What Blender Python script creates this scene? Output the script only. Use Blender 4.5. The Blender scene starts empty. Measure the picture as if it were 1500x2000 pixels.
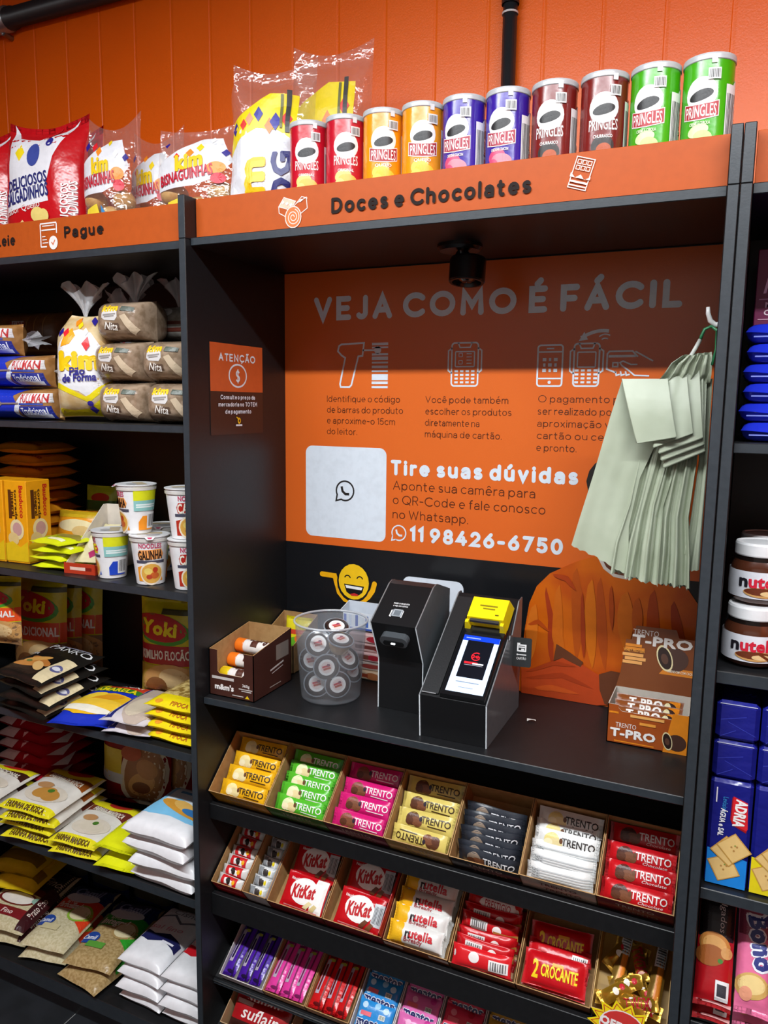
import bpy, math, random, bisect
from mathutils import Vector, Matrix, noise
from mathutils.geometry import tessellate_polygon
C = bpy.context.scene.collection
R = math.radians
random.seed(7)

# ---------------------------------------------------------------- camera, light, exposure
sc = bpy.context.scene
cam = bpy.data.objects.new('camera', bpy.data.cameras.new('camera')); C.objects.link(cam)
YAW, PITCH, ROLL = -0.4313, 0.1407, 0.012
fw = Vector((math.sin(YAW)*math.cos(PITCH), math.cos(YAW)*math.cos(PITCH), -math.sin(PITCH)))
rt = Vector((math.cos(YAW), -math.sin(YAW), 0)); up = rt.cross(fw)
rt, up = rt*math.cos(ROLL)+up*math.sin(ROLL), up*math.cos(ROLL)-rt*math.sin(ROLL)
cam.matrix_world = Matrix.Translation((1.0423, -1.2895, 1.5992)) @ Matrix((rt, up, -fw)).transposed().to_4x4()
cam.data.sensor_fit = 'VERTICAL'; cam.data.sensor_height = 36.0
cam.data.lens = 36.0*1498.5/2000.0
cam.data.clip_start = 0.05
sc.camera = cam
sc.view_settings.view_transform = 'Standard'; sc.view_settings.look = 'None'
sc.view_settings.exposure = 0.0; sc.view_settings.gamma = 1.0; sc.view_settings.use_curve_mapping = False
world = bpy.data.worlds.new('world'); sc.world = world; world.use_nodes = True
world.node_tree.nodes['Background'].inputs[0].default_value = (0.8, 0.9, 1, 1)
world.node_tree.nodes['Background'].inputs[1].default_value = 0.0
def area(name, loc, sx, sy, power, rot=(0, 0, 0), col=(0.93, 0.97, 1)):
    l = bpy.data.lights.new(name, 'AREA'); l.shape = 'RECTANGLE'; l.size = sx; l.size_y = sy
    l.energy = power; l.color = col
    o = bpy.data.objects.new(name, l); C.objects.link(o); o.location = loc; o.rotation_euler = rot
    return o
area('strip_light', (0.80, -1.14, 2.695), 3.0, 0.07, 96)
area('strip_light', (0.95, -1.13, 2.695), 2.6, 0.05, 11, (R(88), 0, 0))  # extra light added at the strip, turned to brighten the wall

# ---------------------------------------------------------------- materials
def lin(h):
    r = []
    for i in (0, 2, 4):
        c = int(h[i:i+2], 16)/255
        r.append(c/12.92 if c <= 0.04045 else ((c+0.055)/1.055)**2.4)
    return (*r, 1)
_m = {}
def mat(h, rough=0.38, bump=0.0, bs=60, metal=0.0, spec=0.5, mix=None, ms=120, emit=0, coat=0, mstr=(1, 1, 1)):
    key = (h, rough, bump, bs, metal, spec, mix, ms, emit, coat, mstr)
    if key in _m: return _m[key]
    m = bpy.data.materials.new('m_'+h); m.use_nodes = True; nt = m.node_tree
    b = nt.nodes['Principled BSDF']; b.inputs['Roughness'].default_value = rough
    b.inputs['Metallic'].default_value = metal; b.inputs['Specular IOR Level'].default_value = spec
    b.inputs['Coat Weight'].default_value = coat; b.inputs['Coat Roughness'].default_value = 0.15
    tc = nt.nodes.new('ShaderNodeTexCoord')
    mp = nt.nodes.new('ShaderNodeMapping'); mp.inputs['Scale'].default_value = mstr
    nt.links.new(tc.outputs['Object'], mp.inputs['Vector'])
    nz = nt.nodes.new('ShaderNodeTexNoise'); nz.inputs['Scale'].default_value = ms if mix else bs
    nz.inputs['Detail'].default_value = 3
    nt.links.new(mp.outputs[0], nz.inputs['Vector'])
    rp = nt.nodes.new('ShaderNodeValToRGB')
    c = lin(h); c2 = lin(mix) if mix else tuple(x*0.93 for x in c[:3])+(1,)
    rp.color_ramp.elements[0].color = c2; rp.color_ramp.elements[1].color = c
    rp.color_ramp.elements[0].position = 0.4 if mix else 0.3; rp.color_ramp.elements[1].position = 0.6
    nt.links.new(nz.outputs['Fac'], rp.inputs['Fac']); nt.links.new(rp.outputs[0], b.inputs['Base Color'])
    if emit:
        b.inputs['Emission Color'].default_value = c; b.inputs['Emission Strength'].default_value = emit
    if bump:
        n2 = nt.nodes.new('ShaderNodeTexNoise'); n2.inputs['Scale'].default_value = bs; n2.inputs['Detail'].default_value = 2
        nt.links.new(mp.outputs[0], n2.inputs['Vector'])
        bp = nt.nodes.new('ShaderNodeBump'); bp.inputs['Strength'].default_value = bump; bp.inputs['Distance'].default_value = 0.004
        nt.links.new(n2.outputs['Fac'], bp.inputs['Height']); nt.links.new(bp.outputs[0], b.inputs['Normal'])
    _m[key] = m; return m
def film(name, tint='FFFFFF', k=0.10, bs=45, haze=0.04, rough=0.12):
    """clear plastic: mostly see-through, with a glossy crinkled sheen"""
    if name in _m: return _m[name]
    m = bpy.data.materials.new(name); m.use_nodes = True; nt = m.node_tree; nt.nodes.clear()
    out = nt.nodes.new('ShaderNodeOutputMaterial')
    tr = nt.nodes.new('ShaderNodeBsdfTransparent'); tr.inputs[0].default_value = lin(tint)
    gl = nt.nodes.new('ShaderNodeBsdfGlossy'); gl.inputs['Roughness'].default_value = rough
    df = nt.nodes.new('ShaderNodeBsdfDiffuse'); df.inputs[0].default_value = (0.85, 0.87, 0.9, 1)
    tc = nt.nodes.new('ShaderNodeTexCoord'); nz = nt.nodes.new('ShaderNodeTexNoise'); nz.inputs['Scale'].default_value = bs
    bp = nt.nodes.new('ShaderNodeBump'); bp.inputs['Strength'].default_value = 0.9; bp.inputs['Distance'].default_value = 0.006
    nt.links.new(tc.outputs['Object'], nz.inputs['Vector']); nt.links.new(nz.outputs['Fac'], bp.inputs['Height'])
    nt.links.new(bp.outputs[0], gl.inputs['Normal'])
    a = nt.nodes.new('ShaderNodeMixShader'); a.inputs[0].default_value = k
    b = nt.nodes.new('ShaderNodeMixShader'); b.inputs[0].default_value = haze
    nt.links.new(tr.outputs[0], a.inputs[1]); nt.links.new(gl.outputs[0], a.inputs[2])
    nt.links.new(a.outputs[0], b.inputs[1]); nt.links.new(df.outputs[0], b.inputs[2])
    nt.links.new(b.outputs[0], out.inputs[0])
    _m[name] = m; return m
def M_(x):                                   # hex -> wrapper/print material
    return mat(x) if isinstance(x, str) else x

# ---------------------------------------------------------------- text outlines (built-in font)
_t = {}
def glyphs(txt, bold):
    key = (txt, bold)
    if key in _t: return _t[key]
    cu = bpy.data.curves.new('t', 'FONT'); cu.body = txt; cu.resolution_u = 2; cu.fill_mode = 'FRONT'; cu.offset = min(bold, .012); cu.space_character = 1+max(0, bold-.012)*1.6
    o = bpy.data.objects.new('t', cu); C.objects.link(o); bpy.context.view_layer.update()
    me = o.to_mesh(); vs = [(v.co.x, v.co.y) for v in me.vertices]; fs = [tuple(p.vertices) for p in me.polygons]
    o.to_mesh_clear(); bpy.data.objects.remove(o); bpy.data.curves.remove(cu)
    xs = [v[0] for v in vs] or [0, 1]
    _t[key] = (vs, fs, min(xs), max(xs)); return _t[key]
def capheight(bold):
    g = glyphs('H', bold); ys = [v[1] for v in g[0]]
    return min(ys), max(ys)


# ---------------------------------------------------------------- rounded single-line lettering (strokes on a cap height of 1)
def arc(cx, cy, rx, ry, a0, a1, n=12): return [(cx+rx*math.cos(R(a0+(a1-a0)*i/n)), cy+ry*math.sin(R(a0+(a1-a0)*i/n))) for i in range(n+1)]
_P = [[(0,0),(0,1)], [(0,1),(.32,1)]+arc(.32,.73,.26,.27,90,-90)+[(0,.46)]]
_S = arc(.29,.75,.26,.25,35,270)+arc(.29,.25,.29,.25,90,-145)
_n = [[(0,.68),(0,0)], arc(.26,.42,.26,.26,180,0)+[(.52,0)]]
_o = arc(.31,.34,.31,.34,90,450,20); _b = arc(.29,.34,.29,.34,0,360,20)
FONT = {
 'A': (.76, [[(0,0),(.38,1),(.76,0)], [(.13,.33),(.63,.33)]]), 'C': (.84, [arc(.5,.5,.5,.5,45,315,18)]), 'D': (.75, [[(0,0),(0,1)], [(0,1),(.3,1)]+arc(.3,.5,.45,.5,90,-90)+[(0,0)]]),
 'E': (.55, [[(.55,1),(0,1),(0,0),(.55,0)], [(0,.5),(.48,.5)]]), 'F': (.52, [[(.54,1),(0,1),(0,0)], [(0,.48),(.46,.48)]]), 'I': (0, [[(0,0),(0,1)]]), 'J': (.4, [[(.4,1),(.4,.28)]+arc(.2,.24,.2,.24,0,-140)]),
 'L': (.5, [[(0,1),(0,0),(.5,0)]]), 'M': (.84, [[(0,0),(.04,1),(.42,.36),(.8,1),(.84,0)]]), 'N': (.7, [[(0,0),(0,1),(.7,0),(.7,1)]]), 'O': (.98, [arc(.49,.5,.49,.5,90,450,26)]), 'P': (.58, _P), 'Q': (.98, [arc(.49,.5,.49,.5,90,450,26), [(.6,.25),(.92,-.06)]]),
 'R': (.6, _P+[[(.3,.46),(.6,0)]]), 'S': (.58, [_S]), 'T': (.62, [[(0,1),(.62,1)], [(.31,1),(.31,0)]]), 'V': (.74, [[(0,1),(.37,0),(.74,1)]]), 'W': (1.05, [[(0,1),(.26,0),(.525,.9),(.79,0),(1.05,1)]]), 'U': (.66, [[(0,1),(0,.32)]+arc(.33,.32,.33,.32,180,360)+[(.66,1)]]),
 'b': (.6, [[(0,1),(0,0)], arc(.31,.34,.29,.34,180,540,20)]), 'z': (.48, [[(0,.68),(.48,.68),(0,0),(.48,0)]]), 'y': (.54, [[(0,.68),(.27,.02)], [(.54,.68),(.2,-.28)]]), 'k': (.46, [[(0,1),(0,0)], [(.44,.68),(0,.26)], [(.18,.42),(.46,0)]]), 'H': (.68, [[(0,0),(0,1)], [(.68,0),(.68,1)], [(0,.5),(.68,.5)]]), 'K': (.6, [[(0,1),(0,0)], [(.58,1),(0,.4)], [(.22,.6),(.6,0)]]), 'B': (.58, [[(0,1),(.3,1)]+arc(.3,.76,.24,.24,90,-90)+[(0,.52)], [(0,0),(0,1)], [(.3,.52)]+arc(.3,.26,.28,.26,90,-90)+[(0,0)]]),
 '3': (.56, [arc(.26,.74,.25,.26,140,-90)+arc(.26,.26,.3,.26,90,-140)]),
 'a': (.5, [arc(.26,.44,.24,.24,155,0)+[(.5,0)], [(.5,.38),(.24,.38)]+arc(.2,.19,.2,.19,90,270)+[(.3,0),(.5,.14)]]), 'c': (.52, [arc(.31,.34,.31,.34,48,312)]), 'd': (.6, [_b, [(.6,1),(.6,0)]]), 'e': (.6, [[(.02,.35),(.6,.35)], arc(.31,.34,.29,.34,0,306)]),
 'f': (.34, [[(.14,0),(.14,.8)]+arc(.32,.8,.18,.2,180,80), [(0,.66),(.32,.66)]]), 'g': (.6, [_b, [(.6,.68),(.6,-.06)]+arc(.31,-.06,.29,.24,0,-150)]), 'h': (.52, [[(0,1),(0,0)], _n[1]]), 'i': (0, [[(0,.66),(0,0)], [(0,.95),(0,.97)]]), 'l': (0, [[(0,1),(0,0)]]),
 'm': (.88, [_n[0], arc(.22,.46,.22,.22,180,0)+[(.44,0)], arc(.66,.46,.22,.22,180,0)+[(.88,0)]]), 'n': (.52, _n), 'o': (.62, [_o]), 'p': (.6, [[(0,.68),(0,-.28)], arc(.31,.34,.29,.34,180,540,20)]), 'q': (.6, [_b, [(.6,.68),(.6,-.28)]]), 'r': (.28, [_n[0], arc(.26,.4,.26,.27,180,75)]),
 's': (.42, [arc(.21,.51,.19,.17,38,260,8)+arc(.21,.17,.21,.17,85,-140,8)]), 't': (.36, [[(.14,.92),(.14,.16)]+arc(.3,.16,.16,.16,180,285), [(0,.66),(.34,.66)]]), 'u': (.52, [[(0,.68),(0,.26)]+arc(.26,.26,.26,.26,180,360), [(.52,.68),(.52,0)]]), 'v': (.54, [[(0,.68),(.27,0),(.54,.68)]]), 'x': (.48, [[(0,.68),(.48,0)], [(0,0),(.48,.68)]]),
 '0': (.62, [arc(.31,.5,.31,.5,90,450,24)]), '1': (.2, [[(0,.84),(.2,1),(.2,0)]]), '2': (.56, [arc(.28,.71,.27,.29,165,-38)+[(0,0),(.58,0)]]), '4': (.64, [[(.4,1),(0,.27),(.64,.27)], [(.47,.55),(.47,0)]]), '5': (.56, [[(.53,1),(.1,1),(.06,.5)], arc(.26,.31,.3,.31,132,-145)]),
 '6': (.6, [arc(.3,.31,.3,.31,140,500,20), [(.46,1),(.12,.58),(.05,.44)]]), '7': (.56, [[(0,1),(.56,1),(.18,0)]]), '8': (.58, [arc(.29,.75,.24,.25,-90,270,18), arc(.29,.25,.29,.25,90,450,18)]), '9': (.6, [arc(.3,.69,.3,.31,-40,320,20), [(.14,0),(.48,.42),(.55,.56)]]), '-': (.34, [[(0,.42),(.34,.42)]]), '.': (0, [[(0,0),(0,.02)]]), '$': (.58, [_S, [(.29,-.15),(.29,1.15)]]), '°': (.2, [arc(.1,.9,.1,.1,0,360)]), ' ': (.22, [])}
for k_, (b_, s_) in {'É': ('E', [[(.22,1.24),(.36,1.4)]]), 'Á': ('A', [[(.36,1.24),(.5,1.4)]]), 'ú': ('u', [[(.22,.92),(.36,1.08)]]), 'ó': ('o', [[(.27,.92),(.41,1.08)]]), 'á': ('a', [[(.2,.92),(.34,1.08)]]), 'é': ('e', [[(.25,.92),(.39,1.08)]]), 'ê': ('e', [[(.16,.9),(.31,1.04),(.46,.9)]]),
                     'ã': ('a', [[(.06,.9),(.17,.98),(.32,.9),(.43,.98)]]), 'Ã': ('A', [[(.17,1.2),(.3,1.3),(.46,1.2),(.59,1.3)]]), 'ç': ('c', [[(.31,0),(.35,-.12),(.22,-.22)]]), 'Ç': ('C', [[(.5,0),(.54,-.14),(.4,-.24)]])}.items():
    FONT[k_] = (FONT[b_][0], FONT[b_][1]+s_)
def round_text(txt, w):
    """(strokes, width) of txt on cap height 1 with line weight w"""
    k = 1-w; x = 0; out = []
    for ch in txt:
        W, ss = FONT.get(ch, FONT['o'])
        out += [[(x+a*k, w/2+b*k) for a, b in s_] for s_ in ss]
        x += W*k+w+.15 if ch != ' ' else .24
    return out, x-w-.15

# ---------------------------------------------------------------- mesh builder
class MB:
    def __init__(s): s.v = []; s.f = []; s.m = []; s.sm = []; s.mats = []
    def slot(s, m):
        m = M_(m)
        if m not in s.mats: s.mats.append(m)
        return s.mats.index(m)
    def face(s, pts, m, smooth=False):
        i = len(s.v); s.v += [tuple(p) for p in pts]; s.f.append(tuple(range(i, i+len(pts)))); s.m.append(s.slot(m)); s.sm.append(smooth); return s
    def mesh(s, vs, fs, m, smooth=False):
        i = len(s.v); s.v += [tuple(p) for p in vs]; k = s.slot(m)
        for f in fs: s.f.append(tuple(i+j for j in f)); s.m.append(k); s.sm.append(smooth)
    def box(s, x0, y0, z0, x1, y1, z1, m, X=None):
        p = [Vector(q) for q in ((x0,y0,z0),(x1,y0,z0),(x1,y1,z0),(x0,y1,z0),(x0,y0,z1),(x1,y0,z1),(x1,y1,z1),(x0,y1,z1))]
        if X: p = [X @ q for q in p]
        s.mesh(p, [(0,3,2,1),(4,5,6,7),(0,1,5,4),(1,2,6,5),(2,3,7,6),(3,0,4,7)], m)
        return s
    def rbox(s, x0, y0, z0, x1, y1, z1, m, r=0.002, fm=None):
        """box with chamfered edges"""
        vs = []; idx = {}
        def V(*p):
            p = tuple(round(q, 7) for q in p)
            if p not in idx: idx[p] = len(vs); vs.append(p)
            return idx[p]
        lo, hi = (x0, y0, z0), (x1, y1, z1); fs = []
        def P(sx, sy, sz, ax):
            c = []
            for i, sg in enumerate((sx, sy, sz)):
                e = hi[i] if sg > 0 else lo[i]
                c.append(e if i == ax else e - sg*r)
            return V(*c)
        for ax in range(3):
            for sg in (-1, 1):
                o = [i for i in range(3) if i != ax]; q = []
                for a, b in ((-1,-1),(1,-1),(1,1),(-1,1)):
                    t = [0, 0, 0]; t[ax] = sg; t[o[0]] = a; t[o[1]] = b; q.append(P(*t, ax))
                fs.append(tuple(q))
        for ax in range(3):
            a, b = [i for i in range(3) if i != ax]
            for sa in (-1, 1):
                for sb in (-1, 1):
                    t0 = [0]*3; t0[ax] = -1; t0[a] = sa; t0[b] = sb; t1 = list(t0); t1[ax] = 1
                    fs.append((P(*t0, a), P(*t1, a), P(*t1, b), P(*t0, b)))
        for sx in (-1, 1):
            for sy in (-1, 1):
                for sz in (-1, 1): fs.append((P(sx,sy,sz,0), P(sx,sy,sz,1), P(sx,sy,sz,2)))
        s.mesh(vs, fs, m)
        if fm: s.m[-26+2] = s.slot(fm)
        return s
    def grid(s, fn, nu, nv, m, smooth=True, matf=None):
        vs = [fn(i/nu, j/nv) for j in range(nv+1) for i in range(nu+1)]
        i0 = len(s.v); s.v += [tuple(p) for p in vs]
        for j in range(nv):
            for i in range(nu):
                a = i0+j*(nu+1)+i; s.f.append((a, a+1, a+nu+2, a+nu+1)); s.sm.append(smooth)
                s.m.append(s.slot(matf((i+.5)/nu, (j+.5)/nv) if matf else m))
        return s
    def prism(s, pts, m, fn, lo, hi, smooth=False, caps=True):
        """outline pts (a,b) swept from lo to hi; fn(a,b,t) -> point"""
        n = len(pts); A = [fn(a, b, lo) for a, b in pts]; B = [fn(a, b, hi) for a, b in pts]
        s.mesh(A+B, [(i, (i+1) % n, n+(i+1) % n, n+i) for i in range(n)], m, smooth)
        if caps:
            tr = tessellate_polygon([[Vector((a, b, 0)) for a, b in pts]])
            s.mesh(A, [tuple(t) for t in tr], m); s.mesh(B, [tuple(t) for t in tr], m)
        return s
    def lathe(s, prof, m, n=28, c=(0, 0, 0), soft=False, X=None):
        """prof: (r, z) or (r, z, material) of the segment that starts there"""
        cs = [(math.cos(2*math.pi*k/n), math.sin(2*math.pi*k/n)) for k in range(n)]
        def ring(r, z):
            q = [Vector((c[0]+r*a, c[1]+r*b, c[2]+z)) for a, b in cs]
            return [X @ p for p in q] if X else q
        if soft:
            vs = []; fs = []
            for p in prof: vs += ring(p[0], p[1])
            for j in range(len(prof)-1):
                for k in range(n): fs.append((j*n+k, j*n+(k+1) % n, (j+1)*n+(k+1) % n, (j+1)*n+k))
            s.mesh(vs, fs, m, True); return s
        for j in range(len(prof)-1):
            mm = prof[j][2] if len(prof[j]) > 2 else m
            s.mesh(ring(*prof[j][:2])+ring(*prof[j+1][:2]), [(k, (k+1) % n, n+(k+1) % n, n+k) for k in range(n)], mm, True)
        return s
    def tube(s, pts, r, m, n=8, caps=True):
        pts = [Vector(p) for p in pts]; rings = []; vs = []; fs = []
        up0 = Vector((0.13, 0.21, 0.97))
        for i, p in enumerate(pts):
            d = (pts[min(i+1, len(pts)-1)]-pts[max(i-1, 0)]).normalized()
            a = d.cross(up0)
            if a.length < 1e-3: a = d.cross(Vector((1, 0, 0)))
            a.normalize(); b = d.cross(a); rr = r[i] if isinstance(r, (list, tuple)) else r
            vs += [p+(a*math.cos(2*math.pi*k/n)+b*math.sin(2*math.pi*k/n))*rr for k in range(n)]
        for i in range(len(pts)-1):
            for k in range(n): fs.append((i*n+k, i*n+(k+1) % n, (i+1)*n+(k+1) % n, (i+1)*n+k))
        if caps: fs += [tuple(range(n)), tuple((len(pts)-1)*n+k for k in range(n))]
        s.mesh(vs, fs, m, True); return s
    def decals(s, S, W, H, items, maxe=None, base=0.0003, step=0.00012, absolute=False):
        """flat print laid on surface S(u, v, off) in metres; items in fractions of the W x H field"""
        pw, ph, sw, sh = (1, 1, 1, 1) if absolute else (W/2, H/2, W, H)
        k = 0
        for it in items:
            t = it[0]; vs = fs = None
            if t == '+': base += 0.0002; continue
            off = base+k*step; k += 1
            if t == 'T':                                     # rounded lettering: txt, u, v, w, h, colour, weight
                txt, u, v, w, h, col, wt = it[1:8]
                ss, tw = round_text(txt, wt); wm, hm = (w*sw if w else None), h*sh
                kx = wm/(tw+wt) if wm else hm
                for q, st in enumerate(ss):
                    pts = [(u*pw+(a-tw/2)*kx, v*ph+(b-.5)*hm) for a, b in st]
                    s.decals(S, 2, 2, [('L', pts, wt*hm, col)], maxe, off+q % 4*.00025, 0, True)
                continue
            if t == 't':
                txt, u, v, w, h, col = it[1:7]; rot = it[7] if len(it) > 7 else 0; bold = it[8] if len(it) > 8 else 0.02; sk = it[9] if len(it) > 9 else 0
                gv, gf, xa, xb = glyphs(txt, bold); y0, y1 = capheight(bold)
                side = 45 < abs(rot) % 180 < 135
                wm = w*(sh if side else sw) if w else None; hm = h*(sw if side else sh) if h else None
                kx = wm/(xb-xa) if wm else hm/(y1-y0); ky = hm/(y1-y0) if hm else kx
                ca, sa = math.cos(R(rot)), math.sin(R(rot)); vs = []
                for x, y in gv:
                    y = (y-(y0+y1)/2)*ky; x = (x-(xa+xb)/2)*kx+sk*y
                    vs.append((u*pw+x*ca-y*sa, v*ph+x*sa+y*ca))
                fs = gf
                if bold > .02:                               # heavier weight: the outline spread in eight directions
                    rr_ = (bold-.012)*min(abs(kx), abs(ky))
                    for q in range(8):
                        dx, dy = rr_*math.cos(q*math.pi/4), rr_*math.sin(q*math.pi/4)
                        s.mesh([S(a+dx, b+dy, off+.00007*(q+1)) for a, b in vs], fs, col)
            elif t in 'er':
                u, v, w, h, col = it[1:6]; rot = it[6] if len(it) > 6 else 0
                ca, sa = math.cos(R(rot)), math.sin(R(rot)); w *= sw/2; h *= sh/2
                q = [(w*math.cos(2*math.pi*i/20), h*math.sin(2*math.pi*i/20)) for i in range(20)] if t == 'e' else [(-w,-h),(w,-h),(w,h),(-w,h)]
                vs = [(u*pw+x*ca-y*sa, v*ph+x*sa+y*ca) for x, y in q]
                if t == 'e': vs.append((u*pw, v*ph)); fs = [(i, (i+1) % 20, 20) for i in range(20)]
                else: fs = [(0, 1, 2), (0, 2, 3)]
            elif t == 'p':
                vs = [(u*pw, v*ph) for u, v in it[1]]; col = it[2]
                fs = [tuple(q) for q in tessellate_polygon([[Vector((a, b, 0)) for a, b in vs]])]
            elif t in 'lL':
                pts = [Vector((u*pw, v*ph)) for u, v in it[1]]; wd = it[2]*sh/2; col = it[3]
                if len(it) > 4 and it[4]: pts.append(pts[0])
                pts = [p for i, p in enumerate(pts) if i == 0 or (p-pts[i-1]).length > 1e-6]
                shut = (len(it) > 4 and it[4]) or (len(pts) > 4 and (pts[0]-pts[-1]).length < 1e-5); n = len(pts); vs = []; fs = []
                for i, p in enumerate(pts):
                    d0 = (p-pts[i-1]) if i else ((p-pts[n-2]) if shut else (pts[1]-p)); d1 = (pts[i+1]-p) if i < n-1 else ((pts[1]-p) if shut else d0)
                    d0, d1 = d0.normalized(), d1.normalized(); m_ = d0+d1
                    m_ = m_.normalized() if m_.length > .2 else d0
                    nr = Vector((-m_.y, m_.x)); q = wd/max(nr.dot(Vector((-d0.y, d0.x))), .45)
                    e = Vector((0, 0)) if shut or t == 'L' else (-d1*wd*.5 if i == 0 else (d0*wd*.5 if i == n-1 else Vector((0, 0))))
                    vs += [tuple(p+nr*q+e), tuple(p-nr*q+e)]
                for i in range(n-1): fs += [(2*i, 2*i+1, 2*i+3), (2*i, 2*i+3, 2*i+2)]
                if t == 'L' and (pts[0]-pts[-1]).length > 1e-5: # round ends
                    for p, d in ((pts[0], pts[0]-pts[1]), (pts[-1], pts[-1]-pts[-2])):
                        a0 = math.atan2(d.y, d.x)
                        cv = [tuple(p)]+[(p.x+wd*math.cos(a0+(j/6-.5)*math.pi), p.y+wd*math.sin(a0+(j/6-.5)*math.pi)) for j in range(7)]
                        off2 = off+(.00008 if p is pts[0] else .00016)
                        s.mesh([S(a, b, off2) for a, b in cv], [(0, 1+j, 2+j) for j in range(6)], col)
            elif t == 'b':                                   # barcode / small print block
                u, v, w, h = it[1:5]; a, b = it[5:7] if len(it) > 6 else ('EEEEEE', '333333')
                s.decals(S, W, H, [('r', u, v, w, h, a)], maxe, off, 0, absolute)
                n = 7
                bars = [('r', u+(i-(n-1)/2)*w*(1 if absolute else 2)/(n+1), v, w/(n+1)*(.35+.3*(i*7 % 3)/2), h*.75, b) for i in range(n)]
                s.decals(S, W, H, bars, maxe, off+0.00025, 0, absolute); continue
            if maxe:
                todo = list(fs); fs = []; vs = list(vs)
                while todo:
                    f = todo.pop()
                    if len(f) > 3:
                        todo += [(f[0], f[i], f[i+1]) for i in range(1, len(f)-1)]; continue
                    e = [(vs[f[i]][0]-vs[f[(i+1) % 3]][0])**2+(vs[f[i]][1]-vs[f[(i+1) % 3]][1])**2 for i in range(3)]
                    j = e.index(max(e))
                    if e[j] > maxe*maxe:
                        a, b, c = f[j], f[(j+1) % 3], f[(j+2) % 3]; n = len(vs)
                        vs.append(((vs[a][0]+vs[b][0])/2, (vs[a][1]+vs[b][1])/2)); todo += [(a, n, c), (n, b, c)]
                    else: fs.append(f)
            s.mesh([S(u, v, off) for u, v in vs], fs, col)
        return s
    def data(s, name='mesh'):
        me = bpy.data.meshes.new(name); me.from_pydata(s.v, [], s.f)
        for m in s.mats: me.materials.append(m)
        me.polygons.foreach_set('material_index', s.m); me.polygons.foreach_set('use_smooth', s.sm); me.update()
        return me

# ---------------------------------------------------------------- things
def flat(o, U, V):
    o, U, V = Vector(o), Vector(U).normalized(), Vector(V).normalized(); N = U.cross(V)
    return lambda u, v, off: o+U*u+V*v+N*off
def cyl(r, z0=0, a0=0, r2=None, h=1):
    """wrap round a vertical can; u runs round, v up from z0 (centre); print faces -y at u = 0"""
    def S(u, v, off):
        rr = r if r2 is None else r+(r2-r)*(v/h+.5)
        a = u/r+R(a0)-math.pi/2
        return Vector(((rr+off)*math.cos(a), (rr+off)*math.sin(a), z0+v))
    return S
def setp(o, label=None, cat=None, group=None, kind=None):
    if label: o['label'] = label
    if cat: o['category'] = cat
    if group: o['group'] = group
    if kind: o['kind'] = kind
def link(name, me, M=None, parent=None):
    o = bpy.data.objects.new(name, me); C.objects.link(o)
    if parent: o.parent = parent
    if M is not None: o.matrix_basis = M
    return o
def inst(proto, name, label, cat, M, group=None):
    """proto: a mesh, or a list of (part name, mesh[, [(sub-part name, mesh)]]) under an Empty"""
    if not isinstance(proto, (list, tuple)):
        o = link(name, proto, M); setp(o, label, cat, group); return o
    e = link(name, None, M); e.empty_display_size = 0.03; setp(e, label, cat, group)
    for p in proto:
        c = link(p[0], p[1], None, e)
        if len(p) > 3 and p[3]: c['label'] = p[3]
        for q in (p[2] if len(p) > 2 else []): link(q[0], q[1], None, c)
    return e
def structure(name, mb, M=None):
    o = link(name, mb.data(name), M); o['kind'] = 'structure'; return o
def T(x, y, z): return Matrix.Translation((x, y, z))
def RX(a): return Matrix.Rotation(R(a), 4, 'X')
def RY(a): return Matrix.Rotation(R(a), 4, 'Y')
def RZ(a): return Matrix.Rotation(R(a), 4, 'Z')
def stand(x, y, z, l, lean=4, yaw=0, h=.05): return T(x, y, z+.0006+h*math.sin(R(lean))) @ RZ(yaw) @ RX(90-lean) @ T(0, l/2, 0)
def lay(x, y, z, yaw=0, tilt=0, roll=0): return T(x, y, z) @ RZ(yaw) @ RX(tilt) @ RY(roll)

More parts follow.
